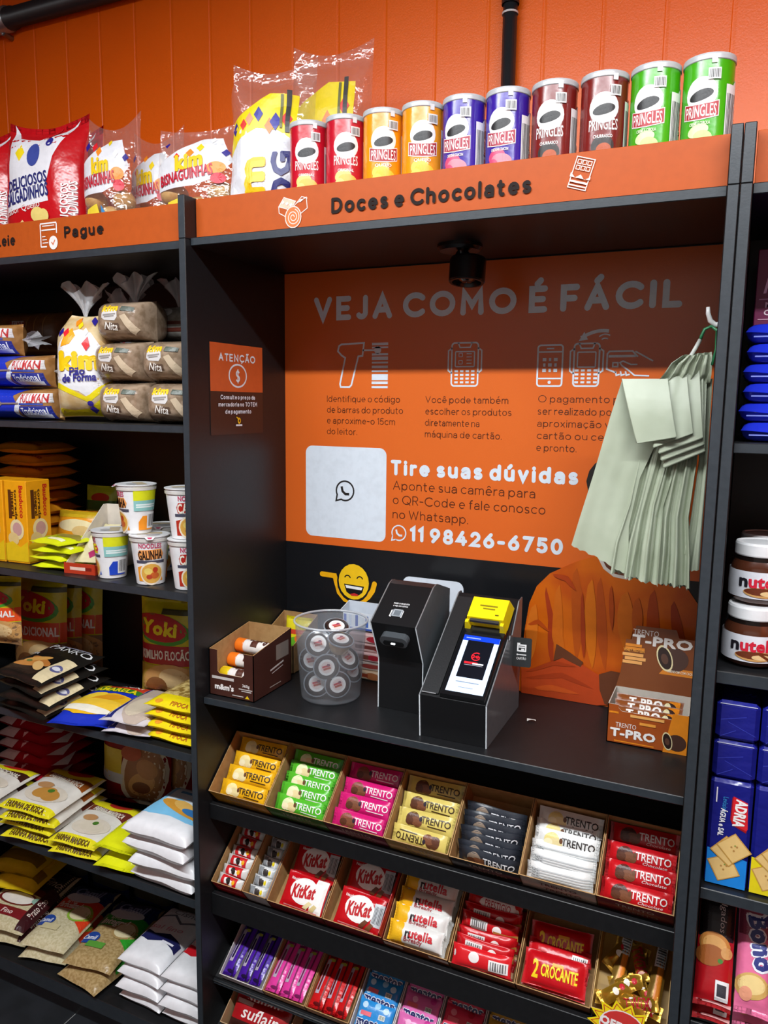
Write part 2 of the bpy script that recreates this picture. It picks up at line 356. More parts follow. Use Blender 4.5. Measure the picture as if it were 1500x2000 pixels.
def pouch(w, l, h, m, su=0.0, sv=0.01, p=3, q=4, nu=12, nv=14, zm=0.4, wr=0.0012, seed=0, matf=None, pull=0.03, ears=0.0, print_=(), flop=0.0015, e=0.55, back=(), neck=0.0):
    """pillow pack lying flat, print on its upper face (u right, v away); returns its mesh builder"""
    mb = MB(); rx = max(w/2-su, 1e-4); ry = max(l/2-sv, 1e-4)
    def pos(u, v, side, off=0.0):
        a = min(abs(u)/rx, 1); b = min(abs(v)/ry, 1); an = u/(w/2); bn = v/(l/2)
        pr = max((1-a**p)*(1-b**q), 0)**e
        x = u*(1-pull*(1-bn*bn)); y = v*(1-pull*(1-an*an))+(ears*an*an*max(bn, 0)**3 if ears else 0)
        if neck and bn > .4: k_ = 1-neck*((bn-.4)/.6)**2; x *= k_; pr *= k_
        n = noise.noise(Vector((u*20+seed*3.1, v*20, seed*7.7)))*wr*(0.4+min(1, 3*(1-pr)))*min(1, pr*4)
        z = zm*h+flop*math.sin(u*60+seed*2)*(1-pr)+((1-zm)*h*pr+n if side > 0 else -zm*h*pr)
        return Vector((x, y, z+off))
    cl = lambda t_: t_*.25+.75*(.5-.5*math.cos(math.pi*t_))     # finer mesh towards the edges
    us = [(cl(i/nu)-.5)*w for i in range(nu+1)]; vs = [(cl(j/nv)-.5)*l for j in range(nv+1)]
    mb.grid(lambda i, j: pos(us[round(i*nu)], vs[round(j*nv)], 1), nu, nv, m, matf=(lambda i, j: matf(cl(i), cl(j))) if matf else None)
    tab = [Vector(q) for q in mb.v]
    mb.grid(lambda i, j: pos(-us[round(i*nu)], vs[round(j*nv)], -1), nu, nv, m, matf=(lambda i, j: matf(1-cl(i), cl(j))) if matf else None)
    def S(u, v, off):                                        # the meshed upper face itself, so print lies on it
        i = min(max(bisect.bisect_right(us, u)-1, 0), nu-1); j = min(max(bisect.bisect_right(vs, v)-1, 0), nv-1)
        fi = min(max((u-us[i])/(us[i+1]-us[i]), 0), 1); fj = min(max((v-vs[j])/(vs[j+1]-vs[j]), 0), 1); k = j*(nu+1)+i
        A, B, D, E = tab[k], tab[k+1], tab[k+nu+2], tab[k+nu+1]
        n = ((B-A)*(1-fj)+(D-E)*fj).cross((E-A)*(1-fi)+(D-B)*fi)
        if n.length < 1e-12: n = Vector((0, 0, 1))
        return (A*(1-fi)+B*fi)*(1-fj)+(E*(1-fi)+D*fi)*fj+n.normalized()*off
    if print_: mb.decals(S, w, l, print_, maxe=max(0.005, min(w, l)/16), base=0.0005, step=.0002)
    if back:
        S2 = lambda u, v, off: pos(-u, v, -1)-Vector((0, 0, off))
        mb.decals(S2, w, l, back, maxe=0.012, base=0.0005)
    mb.S = S
    return mb
ORD = ['lowest', 'second lowest', 'third lowest', 'fourth from the bottom', 'fifth from the bottom', 'sixth from the bottom', 'seventh from the bottom', 'eighth from the bottom']
def order(i, n):
    if n == 1: return 'single'
    if i == n-1: return 'topmost'
    if i == n-2 and n > 3: return 'second from top'
    return ORD[i]
# ---------------------------------------------------------------- room
FZ = -0.025
WY = 0.46
ORANGE = mat('F2690A', 0.36, 0.10, 260, coat=0.0, spec=.42, mix='EE6408', ms=3)
BLK = mat('17181A', 0.42, 0.03, 300, spec=0.45, mix='141517', ms=90)
EDGE = mat('2F363C', 0.38, 0.03, 300, spec=0.6, mix='2B3238', ms=90)
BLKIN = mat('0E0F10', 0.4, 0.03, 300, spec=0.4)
FASC = mat('B6521B', 0.45, spec=.25)
XL, XR, YF, ZC = -2.1, 2.5, -2.25, 2.80
mb = MB()
prof = []; x = -0.023-0.125*17
while x < XR+0.1:
    prof += [(x+0.004, 0), (x+0.119, 0), (x+0.121, 0.0012), (x+0.124, 0.0012)]; x += 0.125
prof = [(max(min(a, XR), XL), b) for a, b in prof]
for (a, b), (c, d) in zip(prof, prof[1:]):
    mb.face([(a, WY+b, FZ), (c, WY+d, FZ), (c, WY+d, ZC), (a, WY+b, ZC)], ORANGE)
mb.box(XL, WY+0.006, FZ, XR, WY+0.05, ZC, ORANGE)
structure('wall_back', mb)
structure('wall_left', MB().box(XL-.05, YF, FZ, XL, WY, ZC, mat('B8480C', .5)))
structure('wall_right', MB().box(XR, YF, FZ, XR+.05, WY, ZC, mat('B8480C', .5)))
structure('wall_front', MB().box(XL, YF-.05, FZ, XR, YF, ZC, mat('8C8A86', .5)))
structure('ceiling', MB().box(XL, YF, ZC, XR, WY, ZC+.05, mat('A8A8A6', .7)))
mb = MB(); TILE = mat('23262A', .45, mix='1D2023', ms=14)
mb.box(XL, YF, FZ-.06, XR, WY, FZ-.003, mat('8A8A88', .8))
k = 0.45; x0 = -0.462
i = -4
while x0+i*k < XR:
    j = 0
    while 0.115-j*k > YF:
        a, b = max(x0+i*k+.0025, XL), min(x0+(i+1)*k-.0025, XR); c, d = max(0.115-(j+1)*k+.0025, YF), 0.115-j*k-.0025
        if b > a: mb.box(a, c, FZ-.003, b, d, FZ, TILE)
        j += 1
    i += 1
structure('floor', mb)
# strip lamps on the ceiling, out of frame
for nm, lx, ly, w in (('ceiling_lamp', .80, -1.14, 3.0),):
    h = MB().box(-w/2-.02, -.05, .0, w/2+.02, .05, .10, mat('E8E8E8', .4))
    d = MB().box(-w/2, -.035, -.003, w/2, .035, .0, mat('FFF6EC', .5, emit=3))
    inst([('housing', h.data('housing')), ('diffuser', d.data('diffuser'))], nm, 'long white strip lamp under the ceiling above the aisle', 'lamp', T(lx, ly, 2.70))

# pipes on the wall
PIPE = mat('24282C', .35, metal=0.0); GALV = mat('A9AFB2', .3, metal=.8)
mb = MB().tube([(-1.7, WY-.03, 2.69), (.53, WY-.03, 2.69)], .027, PIPE, 16)
cp = MB().tube([(-1.06, WY-.03, 2.69), (-.965, WY-.03, 2.69)], .034, GALV, 16); cp.tube([(-.965, WY-.03, 2.69), (-.945, WY-.03, 2.69)], .030, PIPE, 16)
cl = MB().tube([(-.99, WY-.03, 2.656), (-.99, WY-.0, 2.652)], .008, GALV, 8)
inst([('tube', mb.data('tube')), ('coupling', cp.data('coupling'), [], 'grey metal coupling'), ('clip', cl.data('clip'))], 'conduit_pipe', 'thick black conduit running level along the top of the orange wall', 'pipe', T(0, 0, 0))
mb = MB().tube([(.531, WY-.02, 1.6), (.531, WY-.02, 2.66)], .0155, PIPE, 16)
cp = MB().tube([(.531, WY-.02, 2.45), (.531, WY-.02, 2.49)], .019, PIPE, 16); cp.tube([(.531, WY-.02, 2.475), (.531, WY-.02, 2.56)], .022, GALV, 16); cp.tube([(.531, WY-.02, 2.43), (.531, WY-.02, 2.434)], .0175, mat('E6E6E6', .4), 16)
inst([('tube', mb.data('tube')), ('coupling', cp.data('coupling'), [], 'grey metal coupling')], 'conduit_pipe', 'thin black conduit rising up the orange wall behind the crisp cans', 'pipe', T(0, 0, 0))

# ---------------------------------------------------------------- shelving
def panel(x0, x1, y0, y1, z0, z1, m=None): return MB().rbox(x0, y0, z0, x1, y1, z1, m or BLK, .0012, None if m else EDGE).data('panel')
BACK = .385
def cheek(x0, x1):
    mb = MB().rbox(x0, 0, FZ, x1, BACK, 1.9245, BLK, .0012, EDGE); mb.rbox(x0, 0, 1.9245, x1, .056, 2.009, BLK, .0012, EDGE); return mb.data('panel')
def fascia(x0, x1, items, z0=1.928, z1=2.004):
    mb = MB().rbox(x0, .036, z0, x1, .050, z1, FASC, .0008)
    mb.decals(flat((0, .036, 0), (1, 0, 0), (0, 0, 1)), 2, 2, items, absolute=True, base=.0004); return mb
W_ = 'F4DDD3'; DK = mat('251C1A', .6, spec=.15)
# icons
card = [('l', [(-.4395,1.946),(-.4395,1.992),(-.4385,1.9945),(-.391,1.9945),(-.3895,1.992),(-.3895,1.972)], .003, 'F2EDEB'), ('l', [(-.4395,1.946),(-.4385,1.9438),(-.422,1.9438)], .003, 'F2EDEB'),
        ('r', -.414, 1.989, .038, .002, 'F2EDEB'), ('r', -.414, 1.980, .044, .003, 'F2EDEB'), ('r', -.429, 1.966, .010, .002, 'F2EDEB'), ('r', -.427, 1.959, .014, .002, 'F2EDEB'), ('r', -.425, 1.952, .017, .002, 'F2EDEB'),
        ('e', -.400, 1.951, .027, .030, 'F2EDEB'), ('l', [(-.405,1.952),(-.401,1.947),(-.395,1.956)], .0028, 'D9744A')]
left_f = fascia(-.985, -.018, [('T', 'Leie', -.553, 1.9665, .062, .0255, DK, .2)] + card + [('T', 'Pague', -.307, 1.9705, .118, .025, DK, .2)])
sw = [('p', [(.200,1.974),(.214,1.990),(.238,1.980),(.226,1.968)], 'F6C3AA'), ('l', [(.200,1.974),(.212,1.990),(.238,1.981),(.226,1.966)], .0016, W_, True), ('l', [(.200,1.974),(.201,1.962),(.218,1.953)], .0016, W_),
      ('l', [(.226,1.966),(.240,1.977),(.262,1.986),(.264,1.966),(.247,1.956)], .0016, W_), ('l', [(.240,1.977),(.252,1.988),(.264,1.984)], .0016, W_),
      ('r', .210, 1.981, .006, .005, W_, 30), ('r', .219, 1.978, .006, .005, W_, 30), ('r', .228, 1.975, .006, .005, W_, 30), ('r', .250, 1.981, .006, .004, W_, 20)]
spir = []
for i in range(40):
    a = i/39*2.2*2*math.pi; rr = .0025+.0125*i/39; spir.append((.233+rr*math.cos(a)*.95, 1.952+rr*math.sin(a)))
sw += [('e', .233, 1.952, .036, .040, 'EE7437'), ('l', [(.233+.0175*math.cos(i/24*6.283), 1.952+.0195*math.sin(i/24*6.283)) for i in range(24)], .0018, W_, True), ('l', spir, .0016, W_)]
cr, srr = math.cos(R(-17)), math.sin(R(-17))
def rp(x, y): return (.779+x*cr-y*srr, 1.973+x*srr+y*cr)
ch = [('l', [rp(-.015,-.024), rp(-.015,.024), rp(.015,.024), rp(.015,-.024)], .0016, W_, True)]
for a in (-.0085, 0, .0085):
    for b in (.017, .008): ch += [('l', [rp(a-.003,b-.003), rp(a-.003,b+.003), rp(a+.003,b+.003), rp(a+.003,b-.003)], .0012, W_, True)]
ch += [('p', [rp(-.017,-.001), rp(-.008,-.008), rp(0,-.002), rp(.008,-.009), rp(.017,-.003), rp(.017,-.008), rp(-.017,-.008)], W_), ('r', *rp(0,-.014), .03, .003, W_, -17), ('r', *rp(0,-.020), .03, .002, W_, -17)]
cent_f = fascia(.0005, .999, sw+[('T', 'Doces e Chocolates', .507, 1.9648, .381, .0285, DK, .21)]+ch, 1.9283, 2.007)
right_f = fascia(1.036, 2.0, [], 1.9283, 2.007)

def unit(name, label, parts): return inst(parts, name, label, 'shelving unit', T(0, 0, 0))
SH = [(1.547, 1.531), (1.182, 1.163), (.810, .790), (.453, .430), (.080, .040)]
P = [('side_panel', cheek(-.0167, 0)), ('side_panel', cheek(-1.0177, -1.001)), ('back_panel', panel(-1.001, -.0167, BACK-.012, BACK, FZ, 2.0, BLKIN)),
     ('top_board', panel(-1.001, -.0168, .017, BACK-.012, 1.908, 1.925)), ('header_sign', left_f.data('header'), [], 'orange header board lettered in black'), ('kick_board', panel(-1.001, -.0168, .045, .057, FZ, .038))]
P += [('shelf', panel(-1.001, -.0168, .017, BACK-.012, b, a)) for a, b in SH]
unit('shelving_unit', 'black shelving unit of bread, noodles and grocery bags, under the sign reading Pague', P)

RACK = [(.0686, .681, 40), (.0616, .462, 35), (.048, .249, 31), (.048, .115, 31)]
lips = [(.652, .689), (.413, .467), (.234, .2478), (.06, .112)]
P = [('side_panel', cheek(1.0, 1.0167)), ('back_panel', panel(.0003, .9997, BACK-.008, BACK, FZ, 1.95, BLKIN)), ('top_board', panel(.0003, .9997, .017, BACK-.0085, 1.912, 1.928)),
     ('header_sign', cent_f.data('header'), [], 'orange header board lettered in black'), ('counter_board', panel(.0003, .9997, .0265, BACK-.0085, .932, .948))]
for k_, ((y, z, a), (b, t)) in enumerate(zip(RACK, lips)):
    mb = MB(); X = T(0, y, z) @ RX(a)
    mb.box(.0005, -.012, -.016, .9995, .20, -.0005, BLK, X)
    mb.rbox(.0005, .040, b, .9995, .052, t, BLK, .001, EDGE if k_ == 2 else None)
    P.append(('sloping_shelf', mb.data('sloping_shelf')))
unit('shelving_unit', 'black shelving unit with payment counter above sloping candy racks, under the sign Doces e Chocolates', P)

SHR = [(1.545, 1.529), (1.179, 1.158), (.800, .780)]
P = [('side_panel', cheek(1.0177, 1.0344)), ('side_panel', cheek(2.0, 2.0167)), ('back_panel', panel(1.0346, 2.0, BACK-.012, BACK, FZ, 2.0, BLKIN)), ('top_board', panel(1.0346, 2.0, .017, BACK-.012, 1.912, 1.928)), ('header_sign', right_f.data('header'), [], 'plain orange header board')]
P += [('shelf', panel(1.0346, 2.0, .017, BACK-.012, b, a)) for a, b in SHR]
mb = MB(); X = T(0, .05, .535) @ RX(58); mb.box(1.0346, -.012, -.016, 2.0, .26, -.0005, BLK, X); mb.rbox(1.0346, .04, .49, 2.0, .052, .532, BLK, .001, EDGE)
P.append(('sloping_shelf', mb.data('sloping_shelf')))
unit('shelving_unit', 'black shelving unit of hazelnut jars and cracker packs beside the hanging carrier bags', P)

# ---------------------------------------------------------------- poster
PY = .3735
mb = MB()
POR = mat('DB6826', .22, .06, 700, spec=.5, mix='D86424', ms=2); PBK = mat('17181B', .25, spec=.5); PW = mat('DCE6F0', .25); PT = mat('5A2A14', .3)
zt, zm_, zb = 1.9095, 1.246, .9485
mb.box(.0006, PY, zb, .9994, PY+.003, zt, PBK)
mb.face([(.0006, PY-.0002, zm_), (.9994, PY-.0002, zm_), (.9994, PY-.0002, zt), (.0006, PY-.0002, zt)], POR)
S = flat((0, PY, 0), (1, 0, 0), (0, 0, 1))
it = []
def t(txt, x0, x1, z, h, col, bold=.0): it.append(('T', txt, (x0+x1)/2, z, x1-x0, h, col, {0: .10, .004: .095}.get(bold, .235)))
t('VEJA COMO É FÁCIL', .083, .922, 1.8225, .056, PW, .055)
for i, s_ in enumerate(['Identifique o código', 'de barras do produto', 'e aproxime-o 15cm', 'do leitor.']): t(s_, .120, (.315, .323, .303, .203)[i], 1.609-i*.0262, .0155, PT, .0)
for i, s_ in enumerate(['Você pode também', 'escolher os produtos', 'diretamente na', 'máquina de cartão.']): t(s_, .379, (.575, .583, .510, .563)[i], 1.609-i*.0262, .0155, PT, .0)
for i, s_ in enumerate(['O pagamento pode', 'ser realizado por', 'aproximação via', 'cartão ou celular', 'e pronto.']): t(s_, .641, (.855, .805, .812, .830, .728)[i], 1.613-i*.0262, .0155, PT, .0)
t('Tire suas dúvidas', .293, .735, 1.4485, .037, PW, .055)
for i, s_ in enumerate(['Aponte sua camêra para', 'o QR-Code e fale conosco', 'no Whatsapp.']): t(s_, .300, (.643, .667, .490)[i], 1.4065-i*.0345, .0215, PT, .004)
t('11 98426-6750', .345, .709, 1.2925, .036, PW, .05)
def rr(x0, z0, x1, z1, r, n=6):
    q = []
    for cx, cz, a0 in ((x1-r, z1-r, 0), (x0+r, z1-r, 90), (x0+r, z0+r, 180), (x1-r, z0+r, 270)):
        q += [(cx+r*math.cos(R(a0+90*i/n)), cz+r*math.sin(R(a0+90*i/n))) for i in range(n+1)]
    return q
def stroke(pts, w, col, closed=False): it.append(('l', pts, w, col, closed))
it.append(('p', rr(.060, 1.266, .282, 1.493, .018), PW)); it.append(('+',))
def circ(x, z, r, w, col, a0=0, a1=360, kx=1): stroke([(x+r*kx*math.cos(R(a0+(a1-a0)*i/24)), z+r*math.sin(R(a0+(a1-a0)*i/24))) for i in range(25)], w, col)
def phone(x, z, r, col):
    circ(x, z, r, r*.17, col, -115, 205); stroke([(x-r*.9, z-r*.43), (x-r*1.02, z-r*1.05), (x-r*.42, z-r*.9)], r*.17, col)
    stroke([(x-r*.38, z+r*.38), (x-r*.28, z-r*.05), (x+r*.05, z-r*.33), (x+r*.42, z-r*.32)], r*.26, col)
phone(.171, 1.385, .024, '23201F'); phone(.317, 1.292, .018, PW)
# icons: reader gun and barcode
stroke([(.160,1.738),(.220,1.740),(.216,1.710),(.205,1.709),(.187,1.642),(.182,1.637),(.158,1.637),(.156,1.644),(.170,1.706),(.160,1.712),(.150,1.722),(.153,1.734)], .0042, PW, True)
stroke([(.218,1.723),(.252,1.723)], .004, PW); it.append(('+',)); it.append(('e', .256, 1.723, .018, .018, PW))
for z, h in ((1.737,.006),(1.729,.004),(1.713,.005),(1.704,.008),(1.694,.004),(1.684,.006),(1.674,.004),(1.660,.014),(1.647,.006),(1.637,.005)): it.append(('r', .262, z, .042, h, PW))
def terminal(cx, w, z0=1.640, z1=1.735):
    h = z1-z0
    stroke(rr(cx-w/2, z0, cx+w/2, z1, .007), .0036, PW, True); stroke([(cx-.016, z1), (cx-.012, z1-.010), (cx+.012, z1-.010), (cx+.016, z1)], .003, PW)
    stroke(rr(cx-w*.36, z0+h*.45, cx+w*.36, z0+h*.80, .002), .0028, PW, True)
    for i in range(4):
        for j in range(4): it.append(('r', cx+(i-1.5)*.013, z0+.008+j*.0082, .008, .0045, PW))
    for sg in (-1, 1): stroke([(cx+sg*w*.5, z0+h*.88), (cx+sg*(w*.5+.008), z0+h*.82), (cx+sg*(w*.5+.008), z0+h*.36), (cx+sg*w*.5, z0+h*.30)], .0034, PW)
terminal(.472, .062)
for dx, dz, s_ in ((-.010, .008, 0), (-.010, -.008, 0)): stroke(rr(.472+dx-.004, 1.7005+dz-.004, .472+dx+.004, 1.7005+dz+.004, .001), .0018, PW, True)
for i in range(4): it.append(('r', .482, 1.711-i*.007, .012, .002, PW))
stroke(rr(.637, 1.640, .690, 1.726, .006), .0036, PW, True); it.append(('r', .6635, 1.719, .016, .0028, PW)); stroke([(.639,1.656),(.688,1.656)], .003, PW); it.append(('e', .6635, 1.648, .007, .007, PW))
stroke([(.639,1.712),(.688,1.712)], .003, PW)
for i in range(3):
    for j in range(3): it.append(('r', .6515+i*.012, 1.673+j*.0115, .008-((i+j) % 2)*.003, .007, PW))
terminal(.740, .052, 1.640, 1.728)
stroke([(.728+.053*i/12, 1.737+.012*math.sin(i/12*math.pi*.62+.3)+.006*i/12) for i in range(13)], .007, PW); it.append(('+',)); it.append(('p', [(.722,1.733),(.733,1.752),(.741,1.736)], PW))
for k_ in (0, 1): circ(.776, 1.728, .010+.008*k_, .0026, PW, 60, 130)
stroke([(.842,1.700),(.832,1.711),(.786,1.711),(.782,1.706),(.782,1.675),(.800,1.668)], .0034, PW); it.append(('r', .812, 1.701, .054, .005, PW)); stroke([(.794,1.680),(.804,1.680),(.804,1.688),(.794,1.688)], .003, PW, True)
stroke([(.838,1.710),(.872,1.691)], .003, PW); stroke([(.866,1.661),(.838,1.662),(.826,1.672),(.812,1.682),(.808,1.688),(.814,1.691),(.830,1.684),(.842,1.684)], .003, PW)
for i in range(3): stroke([(.800+i*.010,1.670),(.802+i*.010,1.662),(.808+i*.010,1.664)], .003, PW)
# shop logo: laughing cart
YE = mat('F2C21C', .3); YO = mat('F0AE12', .3)
it.append(('L', [(.107,1.170),(.143,1.169),(.149,1.150),(.156,1.128),(.172,1.112),(.196,1.105),(.222,1.112),(.238,1.126),(.249,1.142),(.254,1.160)], .013, YO))
it.append(('+',))
for x_, z_ in ((.181,1.094),(.226,1.091)): it.append(('e', x_, z_, .017, .017, YO))
it.append(('+',)); it.append(('e', .196, 1.157, .092, .100, PBK)); it.append(('+',)); it.append(('e', .197, 1.159, .084, .090, YE)); it.append(('+',))
for x_ in (.180, .214): circ(x_, 1.166, .008, .003, PBK, 20, 160)
it.append(('p', [(.170,1.152),(.226,1.150),(.221,1.134),(.208,1.124),(.192,1.123),(.177,1.132)], PBK)); it.append(('+',)); it.append(('p', [(.174,1.149),(.222,1.147),(.219,1.140),(.177,1.142)], 'EEEEEE')); it.append(('p', [(.186,1.127),(.200,1.131),(.212,1.127),(.204,1.1235),(.193,1.1235)], 'C8282A'))
it.append(('p', rr(.330, 1.05, .484, 1.189, .018), mat('DCE4EE', .25)))
# printed figure in an orange sweater
SK = '6A3A22'; SWE = mat('D4660F', .3, mix='C4520F', ms=9); SD = '9A3312'; SL = 'DC7A1A'
it.append(('p', [(.752,1.440),(.757,1.462),(.768,1.478),(.785,1.490),(.86,1.50),(.90,1.47),(.915,1.41),(.90,1.36),(.86,1.33),(.78,1.35),(.760,1.405)], '1E1A19'))
it.append(('+',)); it.append(('p', [(.785,1.44),(.83,1.46),(.88,1.45),(.895,1.39),(.88,1.32),(.872,1.25),(.86,1.235),(.81,1.238),(.795,1.27),(.800,1.31),(.782,1.37)], SK))
it.append(('+',)); it.append(('p', [(.622,.953),(.626,1.03),(.632,1.10),(.640,1.16),(.655,1.20),(.683,1.232),(.735,1.262),(.785,1.282),(.800,1.255),(.835,1.240),(.865,1.250),(.878,1.266),(.93,1.252),(.965,1.232),(.995,1.19),(.995,.9487),(.63,.9487)], SWE))
it.append(('+',)); it.append(('l', [(.786,1.281),(.800,1.256),(.820,1.242),(.845,1.239),(.868,1.252),(.879,1.266)], .007, 'D9D2C8'))
def spindle(pts, w, col):
    P_ = [Vector(q) for q in pts]; L_, R_ = [], []; n = 14
    def at(s_):
        s_ *= len(P_)-1; i = min(int(s_), len(P_)-2); return P_[i].lerp(P_[i+1], s_-i)
    for i in range(n+1):
        q = at(i/n); d = (at(min(1, i/n+.05))-at(max(0, i/n-.05))).normalized(); ww = w*.5*math.sin(math.pi*min(1, .06+.94*i/n))**.8
        L_.append((q.x-d.y*ww, q.y+d.x*ww)); R_.append((q.x+d.y*ww, q.y-d.x*ww))
    it.append(('+',)); it.append(('p', L_[:-1]+R_[-1:0:-1], col))
for pts, w, col in (([(.674,1.20),(.690,1.13),(.692,1.06),(.699,1.015)], .014, 'AC3A14'), ([(.738,1.25),(.748,1.15),(.750,1.04)], .026, 'BC520E'), ([(.79,1.235),(.80,1.12),(.812,1.03)], .022, 'B84D10'), ([(.90,1.22),(.905,1.13),(.930,1.05)], .026, 'B04412'), ([(.94,1.20),(.955,1.13),(.985,1.06)], .022, 'A83C12'),
                    ([(.703,1.21),(.706,1.09),(.728,1.01)], .024, 'D56A14'), ([(.772,1.23),(.776,1.12),(.785,1.03)], .026, 'D8700F'), ([(.845,1.21),(.852,1.08)], .034, 'D26A12'), ([(.652,1.16),(.648,1.09),(.650,1.03)], .026, 'D8701A'), ([(.870,1.20),(.875,1.10)], .022, 'BE5410'),
                    ([(.640,1.11),(.662,1.12),(.688,1.10)], .010, 'B8480F'), ([(.690,1.23),(.720,1.225),(.742,1.20)], .012, 'B2400F'), ([(.755,1.20),(.762,1.10),(.766,1.05)], .010, 'A63A10'), ([(.815,1.22),(.822,1.12)], .010, 'B4480F')):
    spindle(pts, w, col)
it.append(('+',)); it.append(('p', [(.628,1.005),(.66,1.01),(.72,1.045),(.735,1.055),(.755,1.040),(.800,1.018),(.835,1.01),(.84,.96),(.80,.9487),(.63,.9487)], 'C2461A'))
it.append(('+',)); it.append(('p', [(.705,1.075),(.735,1.060),(.765,1.042),(.760,1.030),(.72,1.045),(.700,1.035)], SK))
it.append(('+',)); it.append(('p', [(.800,1.020),(.825,1.032),(.86,1.03),(.87,.98),(.86,.955),(.815,.955),(.803,.985)], SK))
spindle([(.64,.985),(.72,1.005),(.79,.985)], .012, 'AE3C14'); spindle([(.66,.965),(.70,.972),(.76,.968)], .014, 'D2561C'); spindle([(.64,1.0),(.70,1.03),(.75,1.03)], .010, 'B03E14')
mb.decals(S, 2, 2, it, absolute=True, base=.0004, step=0)
inst(mb.data('poster'), 'wall_poster', 'orange instruction poster headed Veja Como É Fácil on the back of the payment bay', 'poster', T(0, 0, 0))

# attention sign on the left cheek of the bay
mb = MB(); mb.box(.0002, .071, 1.526, .0014, .271, 1.7255, mat('2E211E', .3))
mb.face([(.0016, .271, 1.621), (.0016, .271, 1.7255), (.0016, .071, 1.7255), (.0016, .071, 1.621)], mat('C65A2A', .3))
S = flat((.0016, .171, 1.62575), (0, 1, 0), (0, 0, 1))
it = [('T', 'ATENÇÃO', 0, .70, .70, .085, PW, .2), ('T', '$', 0, .30, .08, .13, PW, .15)]
it += [('l', [(.33*math.cos(i/24*6.283), .31+.25*math.sin(i/24*6.283)) for i in range(25)], .02, PW)]
for i, s_ in enumerate(['Consulte o preço da', 'mercadoria no TOTEM', 'de pagamento']): it.append(('T', s_, 0, -.17-.16*i, (.66, .74, .50)[i], .05, PW, .2))
it += [('e', .02, -.70, .06, .07, YE), ('e', .02, -.70, .03, .03, '2E211E'), ('l', [(-.08,-.62),(-.03,-.64),(-.01,-.72)], .015, YE), ('r', .01, -.80, .12, .02, PW)]
mb.decals(S, .2, .1995, it, base=.0004)
inst(mb.data('sign'), 'notice_sign', 'square notice reading Atenção stuck on the dark side panel', 'sign', T(0, 0, 0))

# security camera under the top board
DKP = mat('0E0F11', .25)
b = MB().lathe([(0, 1.9118), (.045, 1.9118), (.045, 1.906), (.040, 1.900), (0, 1.900)], DKP, 28)
a = MB().tube([(0, 0, 1.900), (.012, .0, 1.888), (.018, -.004, 1.880)], .012, DKP, 10)
h = MB(); X = T(.020, -.005, 1.884) @ RX(-8)
h.lathe([(0, 0), (.034, 0), (.036, -.004), (.036, -.045), (.034, -.048), (.029, -.048), (.027, -.040), (0, -.040)], DKP, 28, X=X)
ln = MB().lathe([(0, -.036), (.012, -.038), (.016, -.043), (.010, -.046), (0, -.047)], mat('23262B', .05), 20, X=X)
inst([('mount_plate', b.data()), ('arm', a.data()), ('camera_head', h.data(), [('lens', ln.data())])], 'security_camera', 'small black security camera hanging under the top board of the payment bay', 'camera', T(.512, .208, 0))
# ================================================================ products in and around the payment bay
KR = mat('B08A58', .75, mix='A67F4E', ms=60); KRD = mat('8A6A44', .8, mix='7E603C', ms=60)
SIL = mat('C9CDD0', .25, metal=.8)
# ---- crisp cans on the top board
RC, HC = .0378, .209
def can_mesh(col, rib, txtcol, flavour, art, fc):
    b = MB().lathe([(RC-.002, .002), (RC, .004), (RC, HC-.009)], mat(col, .25, .10, 70, coat=.3), 40)
    b.lathe([(0, .002), (RC-.002, .002)], SIL, 40)
    H = HC-.016; S = cyl(RC, .004+H/2); it = []
    WR = 2*math.pi*RC
    for a in (0, 112):
        u0 = a/180.; q = []
        if a: u0 = a/180.
        c = lambda x: u0+x/180.*1.0
        it += [('e', c(0), .53, 74/360., .25, 'F1F1EF'), ('e', c(0), .50, 56/360., .085, '1D1D1F', 12)]
        if rib: it += [('p', [(c(x), v+.25) for x, v in ((-42,.16),(-21,.13),(0,.12),(21,.13),(42,.16),(42,-.085),(21,-.115),(0,-.13),(-21,-.115),(-42,-.085))], 'F3E9E4'), ('p', [(c(x), v+.25) for x, v in ((-40,.145),(-21,.115),(0,.105),(21,.115),(40,.145),(40,-.07),(21,-.10),(0,-.115),(-21,-.10),(-40,-.07))], rib)]
        it += [('t', 'PRINGLES', c(0), .26, 72/360., .09, txtcol, 0, .02), ('t', flavour, c(0), .07, 46/360., .026, fc, 0, .03)] + [('e', c(x*1.4), v+.62, w*1.4/360., h, k, r) for x, v, w, h, k, r in art]
    it += [('b', .40, .1, .09, .55), ('b', .15, .80, .075, .085, 'E8E8E8', '3A3A3A')]
    b.decals(S, WR, H, it, maxe=.006, base=.0004)
    lid = MB().lathe([(RC+.0004, HC-.010), (RC+.0014, HC-.009), (RC+.0015, HC-.003), (RC+.001, HC-.0005), (RC-.004, HC), (RC-.006, HC-.003), (0, HC-.003)], mat('BFC3C6', .3), 40)
    for k in (25,): lid.box(-.004, -RC-.0018, HC-.016, .004, -RC-.0006, HC-.006, mat('E2E4E6', .3), RZ(k))
    return [('body', b.data('can_body')), ('lid', lid.data('can_lid'), [], 'white plastic lid')]
chip = lambda k1, k2: [(-6, -.66, 34, .12, k1, 14), (4, -.74, 40, .12, k2, -8), (-12, -.80, 20, .10, k1, 30)]
